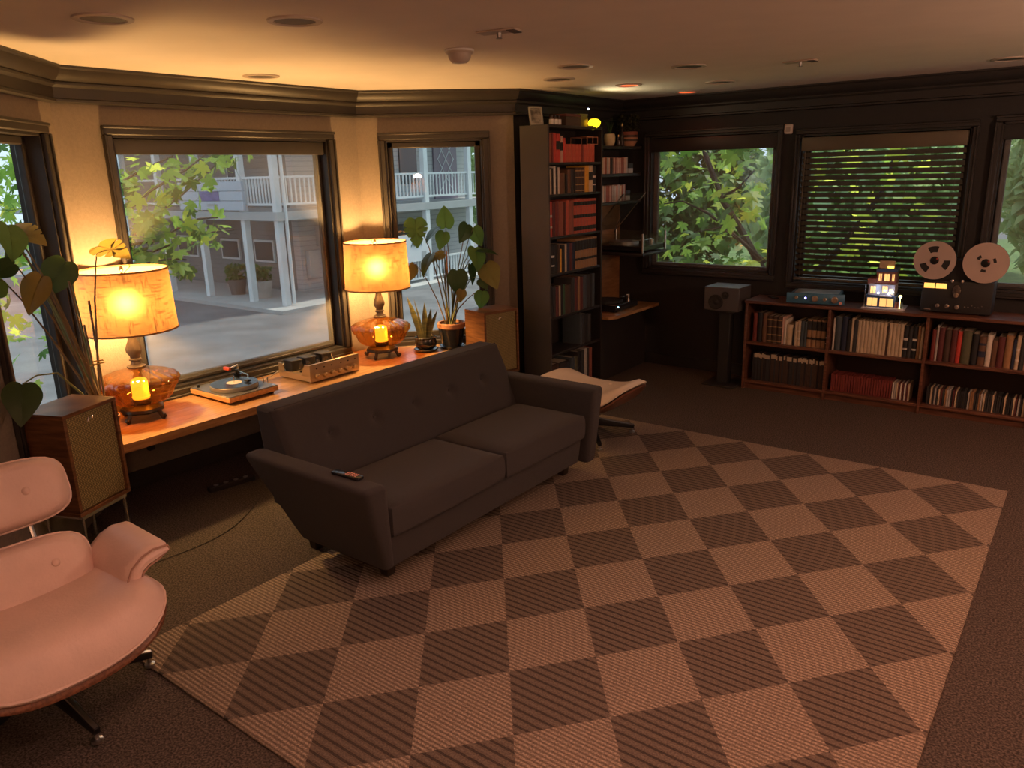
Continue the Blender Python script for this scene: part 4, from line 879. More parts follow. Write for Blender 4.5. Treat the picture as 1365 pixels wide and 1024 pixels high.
# larger pot by the tall narrow window
pb = (-4.165, 4.632, BZ); t = thing('potted_monstera', 'monstera in a dark glazed pot by the tall narrow window', 'plant', pb)
M_glaze = mat('dark_glaze', (.02, .022, .028), .18, 0, .2, 8, coat=.4); M_clay = mat('terracotta', (.42, .2, .11), .75, 0, .12, 12); M_soil = mat('soil', (.05, .035, .025), .95, 0, .4, 60)
MB().lathe([(.001, .014), (.078, .014), (.084, .03), (.108, .165)], 32).build('pot', M_glaze, t)
MB().lathe([(.108, .165), (.116, .172), (.118, .205), (.113, .212), (.102, .208), (.1, .185)], 32).build('pot_rim', M_clay, t)
MB().lathe([(.001, 0), (.09, 0), (.105, .02), (.1, .022), (.086, .012), (.001, .012)], 28).build('saucer', M_glaze, t); MB().disc(.101, 24, (0, 0, .19)).build('soil', M_soil, t, smooth=False)
ref = (pb[0], pb[1], .9); B_ = (pb[0], pb[1], BZ + .19)
F, S1, S2 = (1, .2, 0), (.5, .8, .3), (.35, .9, -.2)
plant(t, pb, B_, [
    (594, 304, 592, 276, .0, 'heart', PL, F), (553, 292, 556, 324, .06, 'split', PL, F), (584, 303, 566, 318, .02, 'heart', PD, (.5, .5, -.6)), (592, 309, 586, 330, .03, 'heart', PL, F),
    (623, 299, 616, 321, .04, 'heart', PD, (.8, .2, .5)), (631, 303, 640, 327, .03, 'heart', PL, (.9, .1, -.3)), (633, 330, 640, 356, .08, 'heart', PL, (.8, .2, .5)), (636, 334, 662, 334, .1, 'heart', PD, (.4, 1, 0)),
    (647, 352, 661, 380, .08, 'heart', PY, F), (643, 388, 640, 411, .1, 'heart', PL, F), (609, 360, 612, 392, .12, 'heart', PD, F), (592, 338, 573, 346, .1, 'split', PY, (.7, .7, 0)),
    (575, 338, 560, 364, .1, 'heart', PD, (.6, .3, -.8)), (552, 352, 548, 374, .1, 'heart', PY, (.5, .2, .8)), (627, 352, 634, 377, .1, 'heart', PD, (.5, .2, .9)), (616, 386, 613, 402, .12, 'heart', PY, F), (640, 372, 648, 383, .08, 'heart', PD, F)], ref)
MB().tube([(-4.17 - pb[0], 4.62 - pb[1], .17), (-4.17 - pb[0], 4.62 - pb[1], .79)], .006, 8).build('stake', M_clay, t)
# snake plant
pb2 = (-4.26, 4.42, BZ); t = thing('snake_plant', 'small snake plant in a dark round pot between lamp and monstera', 'plant', pb2)
MB().lathe([(.001, .018), (.06, .018), (.088, .05), (.09, .075), (.082, .105), (.09, .115), (.084, .12), (.076, .108), (.072, .09)], 28).build('pot', M_glaze, t)
MB().lathe([(.001, 0), (.085, 0), (.1, .02), (.095, .024), (.08, .012), (.001, .012)], 28).build('saucer', M_glaze, t); MB().disc(.074, 20, (0, 0, .1)).build('soil', M_soil, t, smooth=False)
MS = mat('snake_leaf', (.14, .13, .045), .5, 0, .5, 9, (1, 1, 6), col2=(.05, .06, .03))
for (x, y, tx_, ty_, h, w_) in ((-.03, -.02, -.10, -.085, .36, .022), (-.01, .01, -.02, .03, .30, .022), (.01, .02, .04, .04, .26, .02), (.02, .01, .08, .07, .24, .018), (0, -.02, -.06, -.05, .34, .008)):
    mb = MB(); vs = []
    for k in range(9):
        s = k / 8; ww = w_ * (1 - s ** 3) * (.75 + .5 * math.sin(s * 2.6)); c = Vector((x + (tx_ - x) * s ** 1.3, y + (ty_ - y) * s ** 1.3, .09 + h * s)); d = Vector((.6, .8, 0))
        for sx, dz in ((-1, 0), (0, -.25), (1, 0)): vs.append(c + d * ww * sx + Vector((.8, -.6, 0)) * ww * dz)
    fs = [(3 * k + i, 3 * k + i + 1, 3 * k + 4 + i, 3 * k + 3 + i) for k in range(8) for i in range(2)]; n0 = len(vs)
    mb.add(vs, fs).add([v - Vector((.8, -.6, 0)) * .003 for v in vs], [f[::-1] for f in fs]); mb.build('leaf', MS, t)
# large monstera behind the near speaker
pb3 = (-4.35, 1.885, BZ); t = thing('tall_monstera', 'large monstera with bare stems behind the near floor speaker', 'plant', pb3)
MB().lathe([(.001, 0), (.06, 0), (.08, .1), (.084, .1), (.084, .115), (.077, .115), (.074, .09)], 28).build('pot', M_clay, t); MB().disc(.075, 24, (0, 0, .095)).build('soil', M_soil, t, smooth=False)
ref3 = (pb3[0], pb3[1], .9); B3 = (pb3[0], pb3[1], BZ + .09)
plant(t, pb3, B3, [
    (14, 305, 56, 316, .05, 'split', PY, (.7, .6, .2)), (130, 328, 166, 334, .0, 'split', PY, (.8, .5, .2)), (88, 348, 62, 390, .1, 'heart', PD, F), (56, 368, 32, 414, .12, 'heart', PY, (.8, .3, -.4)),
    (20, 352, -14, 366, .2, 'heart', PD, (.8, .4, 0)), (12, 306, -14, 318, .08, 'split', PY, (.6, .8, 0)), (30, 512, 28, 560, .18, 'heart', PD, F), (24, 330, 8, 345, .1, 'heart', PD, F), (10, 300, 22, 338, .15, 'heart', PL, (.7, .2, .7)), (2, 372, -25, 395, .2, 'heart', PL, F)], ref3, sr=.005)
for dx, dy, h in ((-.02, .03, .62), (.03, -.03, .75), (.0, .0, .5)): MB().tube([(dx, dy, .14), (dx * 2.2, dy * 2.2 - .02, .14 + h)], .006, 7).build('stake', M_stemb, t)
MB().tube([(-.06, -.06, .42), (.0, .05, .43), (.06, .03, .43), (.04, -.06, .42), (-.06, -.06, .42)], .004, 6).build('tie', M_brass, t)

# ---------------------------------------------------------------- books
def book(x, y, z, w_, h, d, ma, along, label, group, band=None, lean=0.0, pages=True):
    """w_ runs along the shelf, spine faces the room. along: 'Y' (tall case, spine towards +X) or 'X' (low case, spine towards -Y)"""
    mb = MB(); c = w_ * .22
    prof = [(-w_ / 2, -d), (-w_ / 2, -c), (-w_ / 2 + w_ * .12, -c * .25), (0, 0), (w_ / 2 - w_ * .12, -c * .25), (w_ / 2, -c), (w_ / 2, -d), (w_ / 2 - .002, -d), (w_ / 2 - .002, -c - .002), (-w_ / 2 + .002, -c - .002), (-w_ / 2 + .002, -d)]
    mb.prism(prof, 0, h); o = mb.build('book', ma, None, None, True, 50); o.location = (x, y, z)
    o.rotation_euler = (0, lean, 0) if along == 'X' else (0, 0, 0)
    if along == 'X': o.matrix_world = Matrix.Translation((x, y, z)) @ Matrix.Rotation(lean, 4, 'Y') @ Matrix(((1, 0, 0, 0), (0, -1, 0, 0), (0, 0, 1, 0), (0, 0, 0, 1)))
    else: o.matrix_world = Matrix.Translation((x, y, z)) @ Matrix.Rotation(-lean, 4, 'X') @ Matrix(((0, 1, 0, 0), (1, 0, 0, 0), (0, 0, 1, 0), (0, 0, 0, 1)))
    tag(o, label, 'book', group)
    if pages: MB().box((-w_ / 2 + .0022, -d + .004, .004), (w_ / 2 - .0022, -c - .003, h - .005)).build('pages', M_pages, o, smooth=False)
    if band:
        bm_, zs = band
        for z0, z1 in zs: MB().prism([(px * 1.02, py + .0012) for px, py in prof[1:6]] + [(w_ / 2, -c - .001), (-w_ / 2, -c - .001)], z0 * h, z1 * h).build('spine_band', bm_, o, smooth=False)
    return o
M_pages = mat('paper', (.55, .48, .37), .9, 0, .1, 80, (60, 1, 1))
CL = {k: mat('cloth_' + k.replace(' ', '_'), c, .65, 0, .08, 30) for k, c in {
    'bright red': (.50, .05, .035), 'coral red': (.42, .085, .05), 'dark red': (.17, .028, .022), 'red brown': (.26, .075, .045), 'maroon': (.10, .022, .022), 'black': (.012, .012, .014), 'navy': (.015, .022, .05), 'slate blue': (.05, .07, .085),
    'cream': (.52, .42, .29), 'white': (.62, .57, .5), 'pale grey': (.4, .38, .35), 'brown': (.13, .065, .035), 'tan': (.30, .17, .08), 'dark brown': (.055, .03, .02), 'yellow': (.62, .34, .04), 'olive': (.09, .09, .05), 'green': (.03, .10, .05), 'pink': (.5, .32, .26), 'charcoal': (.03, .03, .032)}.items()}
M_ink = mat('print_black', (.012, .011, .011), .6); M_gilt = mat('gilt', (.35, .22, .09), .5, .3)
def row(specs, start, axis, z, front, d, shelf, group, case):
    pos = start
    for i, sp in enumerate(specs):
        w_, h, cn = sp[:3]; bd_ = sp[3] if len(sp) > 3 else None; ln = sp[4] if len(sp) > 4 else 0
        if cn is None: pos += w_; continue
        idx = sum(1 for s in specs[:i + 1] if s[2] is not None) - 1
        lab_ = '%s book, %s from left on the %s of the %s' % (cn, ORD[idx], shelf, case)
        band = {'ink': (M_ink, [(.08, .2), (.45, .55), (.82, .93)]), 'tb': (M_ink, [(.28, .36), (.62, .94)]), 'gilt': (M_gilt, [(.06, .1), (.3, .34), (.6, .63), (.85, .9)]), 'tag': (M_ink, [(.45, .75)]), 'lab': (CL['white'], [(.55, .62), (.25, .3)]), 'navy': (CL['navy'], [(.3, .5), (.7, .78)])}.get(bd_)
        c = pos + w_ / 2
        if axis == 'Y': book(front, c, z, w_ - .0015, h, d, CL[cn], 'Y', lab_, group, band, ln)
        else: book(c, front, z, w_ - .0015, h, d, CL[cn], 'X', lab_, group, band, ln)
        pos += w_
# ---------------------------------------------------------------- tall bookcase
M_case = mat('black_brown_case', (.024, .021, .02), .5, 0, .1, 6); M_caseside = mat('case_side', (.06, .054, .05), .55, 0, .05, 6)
co = Vector((-3.64, 5.505, 0)); tc_ = thing('tall_bookcase', 'tall black bookcase packed with books next to the alcove', 'bookcase', co)
TX0, TX1, TY0, TY1, TZ = -3.77, -3.5, 5.095, 5.915, 2.245
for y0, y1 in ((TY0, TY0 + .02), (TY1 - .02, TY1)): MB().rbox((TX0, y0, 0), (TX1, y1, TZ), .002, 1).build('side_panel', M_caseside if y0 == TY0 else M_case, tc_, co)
MB().rbox((TX0, TY0 + .02, TZ - .022), (TX1, TY1 - .02, TZ), .002, 1).build('top_panel', M_case, tc_, co)
MB().box((TX0, TY0 + .02, .02), (TX0 + .008, TY1 - .02, TZ - .022)).build('back_panel', M_case, tc_, co, smooth=False)
SH = [1.965, 1.722, 1.392, 1.095, .738, .43, .07]
for z in SH: MB().rbox((TX0 + .008, TY0 + .02, z - .02), (TX1 - .008, TY1 - .02, z), .002, 1).build('shelf', M_case, tc_, co)
MB().box((TX0 + .05, TY0 + .02, 0), (TX1 - .02, TY1 - .02, .05)).build('plinth', M_case, tc_, co, smooth=False)
Y0, FR_, DP = TY0 + .024, TX1 - .02, .19; case = 'tall black bookcase'; gr = 'books in the tall bookcase'
row([(.01, 0, None), (.05, .215, 'red brown'), (.022, .215, 'dark red'), (.045, .222, 'bright red'), (.06, .215, 'bright red', 'tag'), (.035, .20, 'pink', 'tag'), (.035, .185, 'bright red')] + [(.048, .14, 'coral red')] * 5 + [(.03, .14, 'dark red')] + [(.044, .14, 'coral red')] * 4, Y0, 'Y', SH[0], FR_, DP, 'top shelf', gr, case)
row([(.03, 0, None), (.02, .19, 'cream'), (.03, .20, 'black'), (.032, .215, 'white', 'lab'), (.03, .215, 'charcoal'), (.026, .205, 'white'), (.085, .16, 'brown'), (.03, .15, 'black'), (.05, .185, 'brown'), (.05, .185, 'charcoal'), (.02, .17, 'black'), (.05, .2, 'dark brown', 'gilt'), (.05, .2, 'dark brown', 'gilt'), (.045, .2, 'dark brown', 'gilt'), (.07, .215, 'yellow'), (.06, .215, 'cream', 'tag'), (.05, .21, 'black', 'lab')], Y0, 'Y', SH[1], FR_, DP, 'second shelf', gr, case)
row([(.06, .275, 'bright red', 'lab'), (.04, .27, 'maroon'), (.055, .275, 'dark red'), (.075, .27, 'red brown'), (.025, .26, 'maroon'), (.05, .275, 'coral red'), (.075, .27, 'red brown')] + [(.044, .275, 'coral red', 'ink')] * 8, Y0, 'Y', SH[2], FR_, DP, 'third shelf', gr, case)
row([(.04, .235, 'charcoal'), (.045, .24, 'black', 'lab'), (.045, .235, 'black'), (.03, .225, 'dark brown'), (.028, .19, 'yellow'), (.05, .22, 'black'), (.024, .225, 'cream'), (.05, .23, 'navy'), (.04, .225, 'maroon'), (.045, .23, 'navy')] + [(.044, .25, 'tan', 'tb')] * 8, Y0, 'Y', SH[3], FR_, DP, 'fourth shelf', gr, case)
row([(.02, .25, 'cream'), (.045, .26, 'black'), (.03, .26, 'charcoal'), (.05, .25, 'maroon'), (.02, .25, 'cream'), (.04, .26, 'black'), (.03, .25, 'green'), (.1, .24, 'dark brown'), (.05, .29, 'charcoal'), (.05, .29, 'maroon'), (.035, .29, 'tan'), (.05, .28, 'maroon'), (.06, .29, 'slate blue'), (.05, .29, 'charcoal'), (.04, .29, 'black'), (.04, .29, 'slate blue')], Y0, 'Y', SH[4], FR_, DP, 'fifth shelf', gr, case)
row([(.47, 0, None), (.03, .26, 'slate blue'), (.05, .26, 'charcoal'), (.05, .26, 'black'), (.05, .25, 'charcoal')], Y0, 'Y', SH[5], FR_, DP, 'sixth shelf', gr, case)
row([(.02, 0, None), (.13, .26, 'dark brown'), (.18, .25, 'charcoal'), (.05, .27, 'slate blue'), (.05, .26, 'olive'), (.06, .3, 'black'), (.05, .3, 'charcoal'), (.05, .31, 'pale grey'), (.03, .3, 'charcoal'), (.05, .3, 'red brown')], Y0, 'Y', SH[6], FR_, DP, 'bottom shelf', gr, case)
wb = Vector((TX1 - .1, 5.80, SH[0] + .1405)); t = thing('wire_bookend', 'copper wire box lying on the red books, top shelf of tall bookcase', 'box', wb)
for a, b_ in (((-.09, -.09, .003), (-.09, -.09, .06)), ((.07, -.09, .003), (.07, -.09, .06)), ((.07, 0.0, .003), (.07, 0.0, .06)), ((.07, .08, .003), (.07, .08, .06)), ((-.09, .08, .003), (-.09, .08, .06)), ((-.09, -.09, .06), (.07, -.09, .06)), ((.07, -.09, .06), (.07, .08, .06)), ((.07, .08, .06), (-.09, .08, .06)), ((-.09, -.09, .06), (-.09, .08, .06)), ((.07, -.09, .003), (.07, .08, .003))): MB().tube([a, b_], .003, 5).build('wire', M_clay, t)

# on top of the tall bookcase
def topat(u, v, x=-3.58): return atx(u, v, x)
t = thing('photo_frame', 'small silver photo frame leaning on top of the tall bookcase', 'frame', (-3.64, 5.15, TZ), R(-25))
Mf = Matrix.Rotation(R(-12), 4, 'Y')
for lo, hi in (((-.006, -.06, 0), (.006, -.045, .145)), ((-.006, .045, 0), (.006, .06, .145)), ((-.006, -.06, 0), (.006, .06, .015)), ((-.006, -.06, .13), (.006, .06, .145))): MB().rbox(lo, hi, .002, 1, Mf).build('frame_bar', mat('silver', (.5, .48, .44), .35, .8), t)
MB().box((-.004, -.046, .014), (.002, .046, .131), Mf).build('photo', mat('sepia_photo', (.3, .27, .22), .5, 0, .7, 14), t, smooth=False)
for i, y in enumerate((5.235, 5.285, 5.335)):
    t = thing('small_bottle', '%s of the three white-labelled little bottles on the tall bookcase' % ('leftmost', 'middle one', 'rightmost')[i], 'bottle', (-3.56, y, TZ), group='little bottles on the bookcase')
    MB().lathe([(.001, 0), (.02, 0), (.021, .05), (.012, .06)], 16).build('bottle_body', mat('brown_bottle', (.06, .03, .02), .2), t); MB().lathe([(.0215, .008), (.0215, .045)], 16).build('bottle_label', M_white, t); MB().lathe([(.012, .058), (.012, .075), (.001, .076)], 12).build('cap', M_black, t)
t = thing('wooden_box', 'dark red wooden box on top of the tall bookcase', 'box', (-3.6, 5.49, TZ)); MB().rbox((-.08, -.11, 0), (.08, .11, .07), .003, 1).build('body', CL['dark brown'], t); MB().rbox((-.082, -.112, .07), (.082, .112, .09), .003, 1).build('lid', CL['maroon'], t)
t = thing('olive_tin', 'olive metal tin beside the yellow clip lamp on the bookcase', 'tin', (-3.6, 5.68, TZ)); MB().rbox((-.06, -.06, 0), (.06, .06, .085), .004, 2).build('body', mat('olive_metal', (.2, .18, .04), .4, .4), t); MB().rbox((-.062, -.062, .085), (.062, .062, .1), .004, 2).build('lid', mat('olive_metal', (.2, .18, .04), .4, .4), t)
t = thing('clip_lamp', 'small lit yellow clip lamp on top of the tall bookcase', 'lamp', (-3.57, 5.815, TZ))
MB().lathe([(.001, 0), (.035, 0), (.035, .012), (.001, .014)], 18).build('base', M_black, t); MB().tube([(0, -.02, .01), (-.01, -.04, .06), (0, -.03, .12), (0, -.02, .14)], .004, 6).build('neck', M_black, t)
Mc = Matrix.Translation((0.04, .03, .03)) @ Matrix.Rotation(R(-78), 4, 'X')
MB().lathe([(.045, -.05), (.042, -.02), (.034, .02), (.018, .055), (.003, .075)], 20, M=Mc).build('shade', emit('yellow_shade', (1.0, .72, .02), 1.4), t)
MB().sphere(.008, (0, -.02, .145), 10).build('indicator', emit('blue_led', (.6, .7, 1.0), 6), t)
l = spotlight('clip_lamp_light', (0.10, 0.0, .05), (1.0, .84, .5), 6.0, 2.9, .06, 1.0, (.9, .05, .3)); l.parent = t
# ---------------------------------------------------------------- alcove shelves
NS_ = [2.105, 1.862, 1.612]
for i, z in enumerate(NS_):
    o = tag(MB().rbox((-3.878, 5.945, z - .028), (-3.63, 6.865, z), .003, 1).build('wall_shelf', M_case), '%s black wall shelf in the alcove beside the tall bookcase' % ('topmost', 'middle', 'lowest')[i], 'shelf', 'alcove wall shelves')
tag(MB().box((-3.879, 5.94, .625), (-3.862, 6.868, 1.575)).build('wood_panel', wood('plywood', (.2, .09, .035), (.3, .15, .06), .5, 3, (1, 2, 10)), smooth=False), 'reddish plywood panel on the alcove wall under the shelves', 'panel')
def on(u, z, x=-3.70): return (x, atx(u, 200, x).y, z)
p = on(812.5, NS_[0]); t = thing('cream_pot', 'small cream pot with a spiky plant on the topmost alcove shelf', 'pot', p)
MB().lathe([(.001, 0), (.035, 0), (.05, .03), (.052, .07), (.045, .105), (.04, .105), (.038, .09), (.001, .09)], 24).build('pot', mat('cream_ceramic', (.62, .48, .28), .45), t)
mb = MB()
for k in range(9): a = k * .7; mb.tube([(0, 0, .09), (.02 * math.cos(a), .02 * math.sin(a), .16), (.045 * math.cos(a), .045 * math.sin(a), .21 + .02 * (k % 3))], [.006, .005, .001], 5)
mb.build('spikes', PD, t)
for u, h, lb in ((824, .09, 'small dark bottle near the cream pot on the alcove shelf'), (829, .19, 'tall glass bottle beside the striped pot on the alcove shelf')):
    t = thing('glass_bottle', lb, 'bottle', on(u, NS_[0], -3.72)); MB().lathe([(.001, 0), (.022, 0), (.024, .01), (.024, h * .55), (.009, h * .7), (.009, h), (.001, h)], 18).build('bottle_body', mat('dark_glass', (.05, .035, .03), .1), t); MB().lathe([(.011, h * .95), (.011, h + .012), (.001, h + .013)], 12).build('stopper', M_brass, t)
p = on(846, NS_[0]); t = thing('striped_pot', 'striped terracotta pot with a bushy plant on the topmost alcove shelf', 'plant', (p[0], min(p[1], 6.72), p[2]))
for z0, z1, r0, r1, m_ in ((0, .045, .055, .085, M_clay), (.045, .065, .085, .09, CL['dark brown']), (.065, .08, .09, .09, M_clay), (.08, .1, .09, .09, CL['dark brown']), (.1, .13, .09, .086, CL['red brown'])): MB().lathe([(r0, z0), (r1, z1)] if z0 else [(.001, 0), (r0, 0), (r1, z1)], 26).build('pot_ring', m_, t)
MB().disc(.084, 20, (0, 0, .122)).build('soil', M_soil, t, smooth=False)
mb = MB(); tuft(mb, (0, 0, .13), .11, .15, 420, 9, .016); tag(mb.build('foliage', leafmat('dry_bush', (.06, .06, .03), (.1, .1, .04), .2), t, smooth=False), kind='stuff')
q = random.Random(21)
for zi, y0, y1, hh in ((1, 6.17, 6.63, .145), (2, 6.16, 6.58, .15)):
    y = y0; k = 0
    me = {c: MB().rbox((-.125, -.0125, 0), (0, .0125, hh), .0015, 1).mesh('disc_case', CL[c]) for c in ('pink', 'cream', 'charcoal', 'red brown', 'pale grey')}
    while y < y1:
        cn = 'charcoal' if (zi == 1 and k in (5, 6)) else (('pink', 'cream', 'pink', 'red brown', 'pale grey')[q.randrange(5)]); o = inst('disc_case', me[cn]); o.scale = (1, 1, q.uniform(.94, 1.0)); o.location = (-3.655 + q.uniform(-.006, .004), y + .0125, NS_[zi])
        tag(o, '%s disc case, %s from the left on the %s alcove shelf' % (cn, ORD[k], 'middle' if zi == 1 else 'lowest'), 'disc case', 'disc cases on the alcove shelves'); y += .028; k += 1
    for j in range(2):
        o = MB().rbox((-.12, -.045, 0), (0, .045, .045), .002, 1).build('stacked_case', CL[('pale grey', 'charcoal')[j]]); o.location = (-3.66, y1 + .075, NS_[zi] + j * .046)
        tag(o, '%s of two boxes lying at the end of the %s alcove shelf' % ('lower', 'upper')[0:2][j].join(['', '']) if False else ('lower' if j == 0 else 'upper') + ' of two boxes at the end of the %s alcove shelf' % ('middle' if zi == 1 else 'lowest'), 'box', 'boxes on the alcove shelves')
# record player with clear cover on its bracket shelf
M_acr = thin_glass('clear_acrylic', (.93, .95, .93), .02, 1.49, .02, (.6, .65, .6))
tag(MB().rbox((-3.86, 6.30, 1.13), (-3.30, 6.78, 1.16), .01, 2).build('player_shelf', M_case), 'black bracket shelf under the record player with the clear cover', 'shelf')
pl_o = Vector((-3.58, 6.54, 1.16)); t = thing('covered_turntable', 'record player under a raised clear cover beside the garden window', 'turntable', pl_o)
MB().rbox((-.26, -.22, .015), (.26, .22, .06), .004, 1).build('plinth', mat('gloss_black', (.02, .02, .022), .25), t)
MB().lathe([(.001, .06), (.14, .06), (.14, .085), (.001, .085)], 40, (-.05, 0, 0)).build('platter', M_grey, t)
MB().tube([(.16, .15, .1), (.16, -.02, .1), (.08, -.08, .095)], .005, 8).cyl(.025, .06, .1, 14, (.16, .15)).build('tonearm', M_steel, t)
for x, y in ((-.265, -.225), (.265, -.225), (.265, .225), (-.265, .225)): MB().cyl(.011, 0, .175, 12, (x, y)).build('corner_post', M_steel, t)
for lo, hi in (((-.265, -.228, .06), (.265, -.225, .165)), ((.265, -.225, .06), (.268, .225, .165)), ((-.265, .225, .06), (.265, .228, .165))): MB().box(lo, hi).build('side_pane', M_acr, t, smooth=False)
Ml = Matrix.Translation((-.25, 0, .18)) @ Matrix.Rotation(R(-48), 4, 'Y')
lid = MB().box((0, -.22, 0), (.46, .22, .004), Ml).build('lid', M_acr, t, smooth=False)
for y in (-.22, .216): MB().box((0, y, -.004), (.46, y + .004, .006), Ml).build('lid_edge', M_steel, lid, smooth=False)
MB().tube([(-.05, -.2, .175), (0.02, -.2, .32)], .006, 8).build('lid_stay', M_steel, t)
# lower alcove counter with cabinet and black player
tag(MB().prism([(-3.86, 5.945), (-3.45, 5.945), (-3.41, 6.05), (-3.41, 6.865), (-3.86, 6.865)], .595, .622).build('alcove_counter', M_oak, smooth=False), 'light wooden counter at the bottom of the alcove', 'counter')
tag(MB().rbox((-3.86, 5.95, 0), (-3.55, 6.865, .593), .003, 1).build('alcove_cabinet', M_case), 'black cabinet below the wooden alcove counter', 'cabinet')
t = thing('black_player', 'low black record player with a small blue light on the alcove counter', 'turntable', (-3.66, 6.36, .622))
MB().rbox((-.17, -.21, .01), (.17, .21, .07), .004, 1).build('plinth', mat('gloss_black', (.02, .02, .022), .25), t); MB().lathe([(.001, .07), (.14, .07), (.14, .09), (.001, .09)], 36, (-.02, -.03, 0)).build('platter', M_blackm, t)
MB().tube([(.1, .15, .12), (.1, 0, .11)], .005, 8).cyl(.02, .07, .125, 12, (.1, .15)).build('tonearm', M_steel, t); MB().sphere(.006, (.171, -.17, .05), 8).build('indicator', emit('cyan_led', (.4, .8, 1.0), 8), t)
for x, y in ((-.13, -.17), (.13, -.17), (-.13, .17), (.13, .17)): MB().cyl(.018, 0, .01, 10, (x, y)).build('foot', M_black, t)

# ---------------------------------------------------------------- low bookcase
M_red = wood('redbrown_wood', (.09, .035, .022), (.17, .075, .045), .35, 4, (1.2, 14, 14), .15)
lo_ = Vector((-1.0, 6.62, 0)); lc = thing('low_bookcase', 'long low reddish-brown bookcase under the slatted blind', 'bookcase', lo_)
LX0, LX1, LY0, LY1, LZ = -2.385, .48, 6.45, 6.80, .786
for x0, x1 in ((LX0, LX0 + .022), (-1.696, -1.674), (-.981, -.959), (-.266, -.244), (LX1 - .022, LX1)): MB().rbox((x0, LY0 + .002, 0), (x1, LY1, LZ - .024), .002, 1).build('upright', M_red, lc, lo_)
MB().rbox((LX0 - .008, LY0 - .006, LZ - .024), (LX1 + .008, LY1, LZ), .003, 1).build('top_panel', M_red, lc, lo_)
MB().box((LX0 + .02, LY1 - .01, .07), (LX1 - .02, LY1 - .004, LZ - .025)).build('back_panel', mat('back_board', (.035, .018, .012), .7), lc, lo_, smooth=False)
seg = [(LX0 + .022, -1.696), (-1.674, -.981), (-.959, -.266), (-.244, LX1 - .022)]
for a, b_ in seg:
    for z in (.424, .078): MB().rbox((a, LY0 + .004, z - .022), (b_, LY1 - .01, z), .002, 1).build('shelf', M_red, lc, lo_)
    MB().box((a, LY0 + .03, 0), (b_, LY0 + .045, .056)).build('toe_kick', M_red, lc, lo_, smooth=False)
gr = 'books in the low bookcase'; case = 'low bookcase'; FY, DL = LY0 + .05, .2
row([(.035, 0, None), (.036, .25, 'dark red'), (.046, .255, 'black'), (.04, .25, 'brown')] + [(.043, .232, 'dark brown', 'gilt')] * 3 + [(.02, .235, 'pink'), (.018, .215, 'white'), (.055, .175, 'cream'), (.014, .15, 'black'), (.024, .205, 'cream'), (.026, .215, 'cream', 'lab'), (.03, .215, 'slate blue'), (.022, .21, 'slate blue')] + [(.038, .235, 'tan', 'tb')] * 4 + [(.03, .16, 'black', 'lab'), (.012, .25, 'white')], seg[0][0], 'X', .424, FY, DL, 'left upper shelf', gr, case)
row([(.012, 0, None), (.016, .265, 'white'), (.05, .28, 'slate blue'), (.045, .28, 'navy'), (.03, .26, 'black'), (.018, .275, 'cream'), (.03, .26, 'charcoal')] + [(.027, .262, 'cream')] * 8 + [(.014, .23, 'dark brown')] + [(.027, .262, 'cream')] * 4 + [(.034, .25, 'black', 'lab'), (.03, .24, 'charcoal'), (.034, .25, 'black', 'lab'), (.024, .26, 'tan'), (.02, .25, 'cream')], seg[1][0], 'X', .424, FY, DL, 'middle upper shelf', gr, case)
row([(.02, 0, None), (.03, .24, 'dark red'), (.016, .275, 'pale grey'), (.04, .26, 'maroon'), (.045, .25, 'dark brown'), (.04, .25, 'maroon'), (.03, .245, 'bright red'), (.066, .25, 'olive'), (.045, .235, 'black'), (.05, .22, 'brown', 'navy'), (.036, .235, 'white'), (.035, .2, 'brown'), (.045, .23, 'maroon'), (.05, .245, 'tan'), (.02, .22, 'navy'), (.026, .25, 'cream', 'lab'), (.03, .23, 'charcoal'), (.028, .255, 'pink'), (.04, .27, 'red brown')], seg[2][0], 'X', .424, FY, DL, 'right upper shelf', gr, case)
row([(.01, 0, None), (.03, .255, 'pink'), (.05, .265, 'dark red'), (.04, .24, 'brown'), (.05, .25, 'charcoal'), (.03, .24, 'cream'), (.04, .25, 'maroon')], seg[3][0], 'X', .424, FY, DL, 'far right upper shelf', gr, case)
def thin_row(x, x1, w_, h, cols, label, cat, group, name, seed, jit=.004, white_top=False, z=.078):
    q = random.Random(seed); me = {}; k = 0
    while x < x1:
        cn = q.choice(cols); key = (cn, q.randrange(3))
        if key not in me:
            hh = h - key[1] * jit; me[key] = MB().rbox((-w_ / 2 + .0006, 0, 0), (w_ / 2 - .0006, .14, hh), .0008, 1).mesh(name, CL[cn])
            if white_top: me[key, 't'] = MB().box((-w_ / 2 + .0004, -.0008, hh * .84), (w_ / 2 - .0004, .02, hh * .985)).mesh('title_strip', CL['cream'], False)
        o = inst(name, me[key]); o.location = (x + w_ / 2, LY0 + .05, z); tag(o, '%s, %s from left' % (label.replace('COLOUR', cn), ORD[k]), cat, group); k += 1
        if white_top and q.random() < .8: inst('title_strip', me[key, 't'], o)
        x += w_ + (q.uniform(.0, .004) if not white_top else 0)
thin_row(seg[0][0] + .05, seg[0][1] - .02, .0135, .25, ['black', 'charcoal', 'dark brown'], 'thin COLOUR magazine with pale strip on the left lower shelf', 'magazine', 'magazines in the low bookcase', 'magazine', 1, .006, True)
thin_row(seg[1][0] + .03, seg[1][0] + .49, .017, .145, ['dark red'], 'slim dark red volume on the middle lower shelf', 'book', 'slim red volumes', 'slim_volume', 2, .001)
thin_row(seg[1][0] + .50, seg[1][0] + .62, .0125, .14, ['cream', 'white', 'pale grey', 'maroon'], 'COLOUR disc case beside the slim red volumes', 'disc case', 'disc cases by the red volumes', 'disc_case', 3)
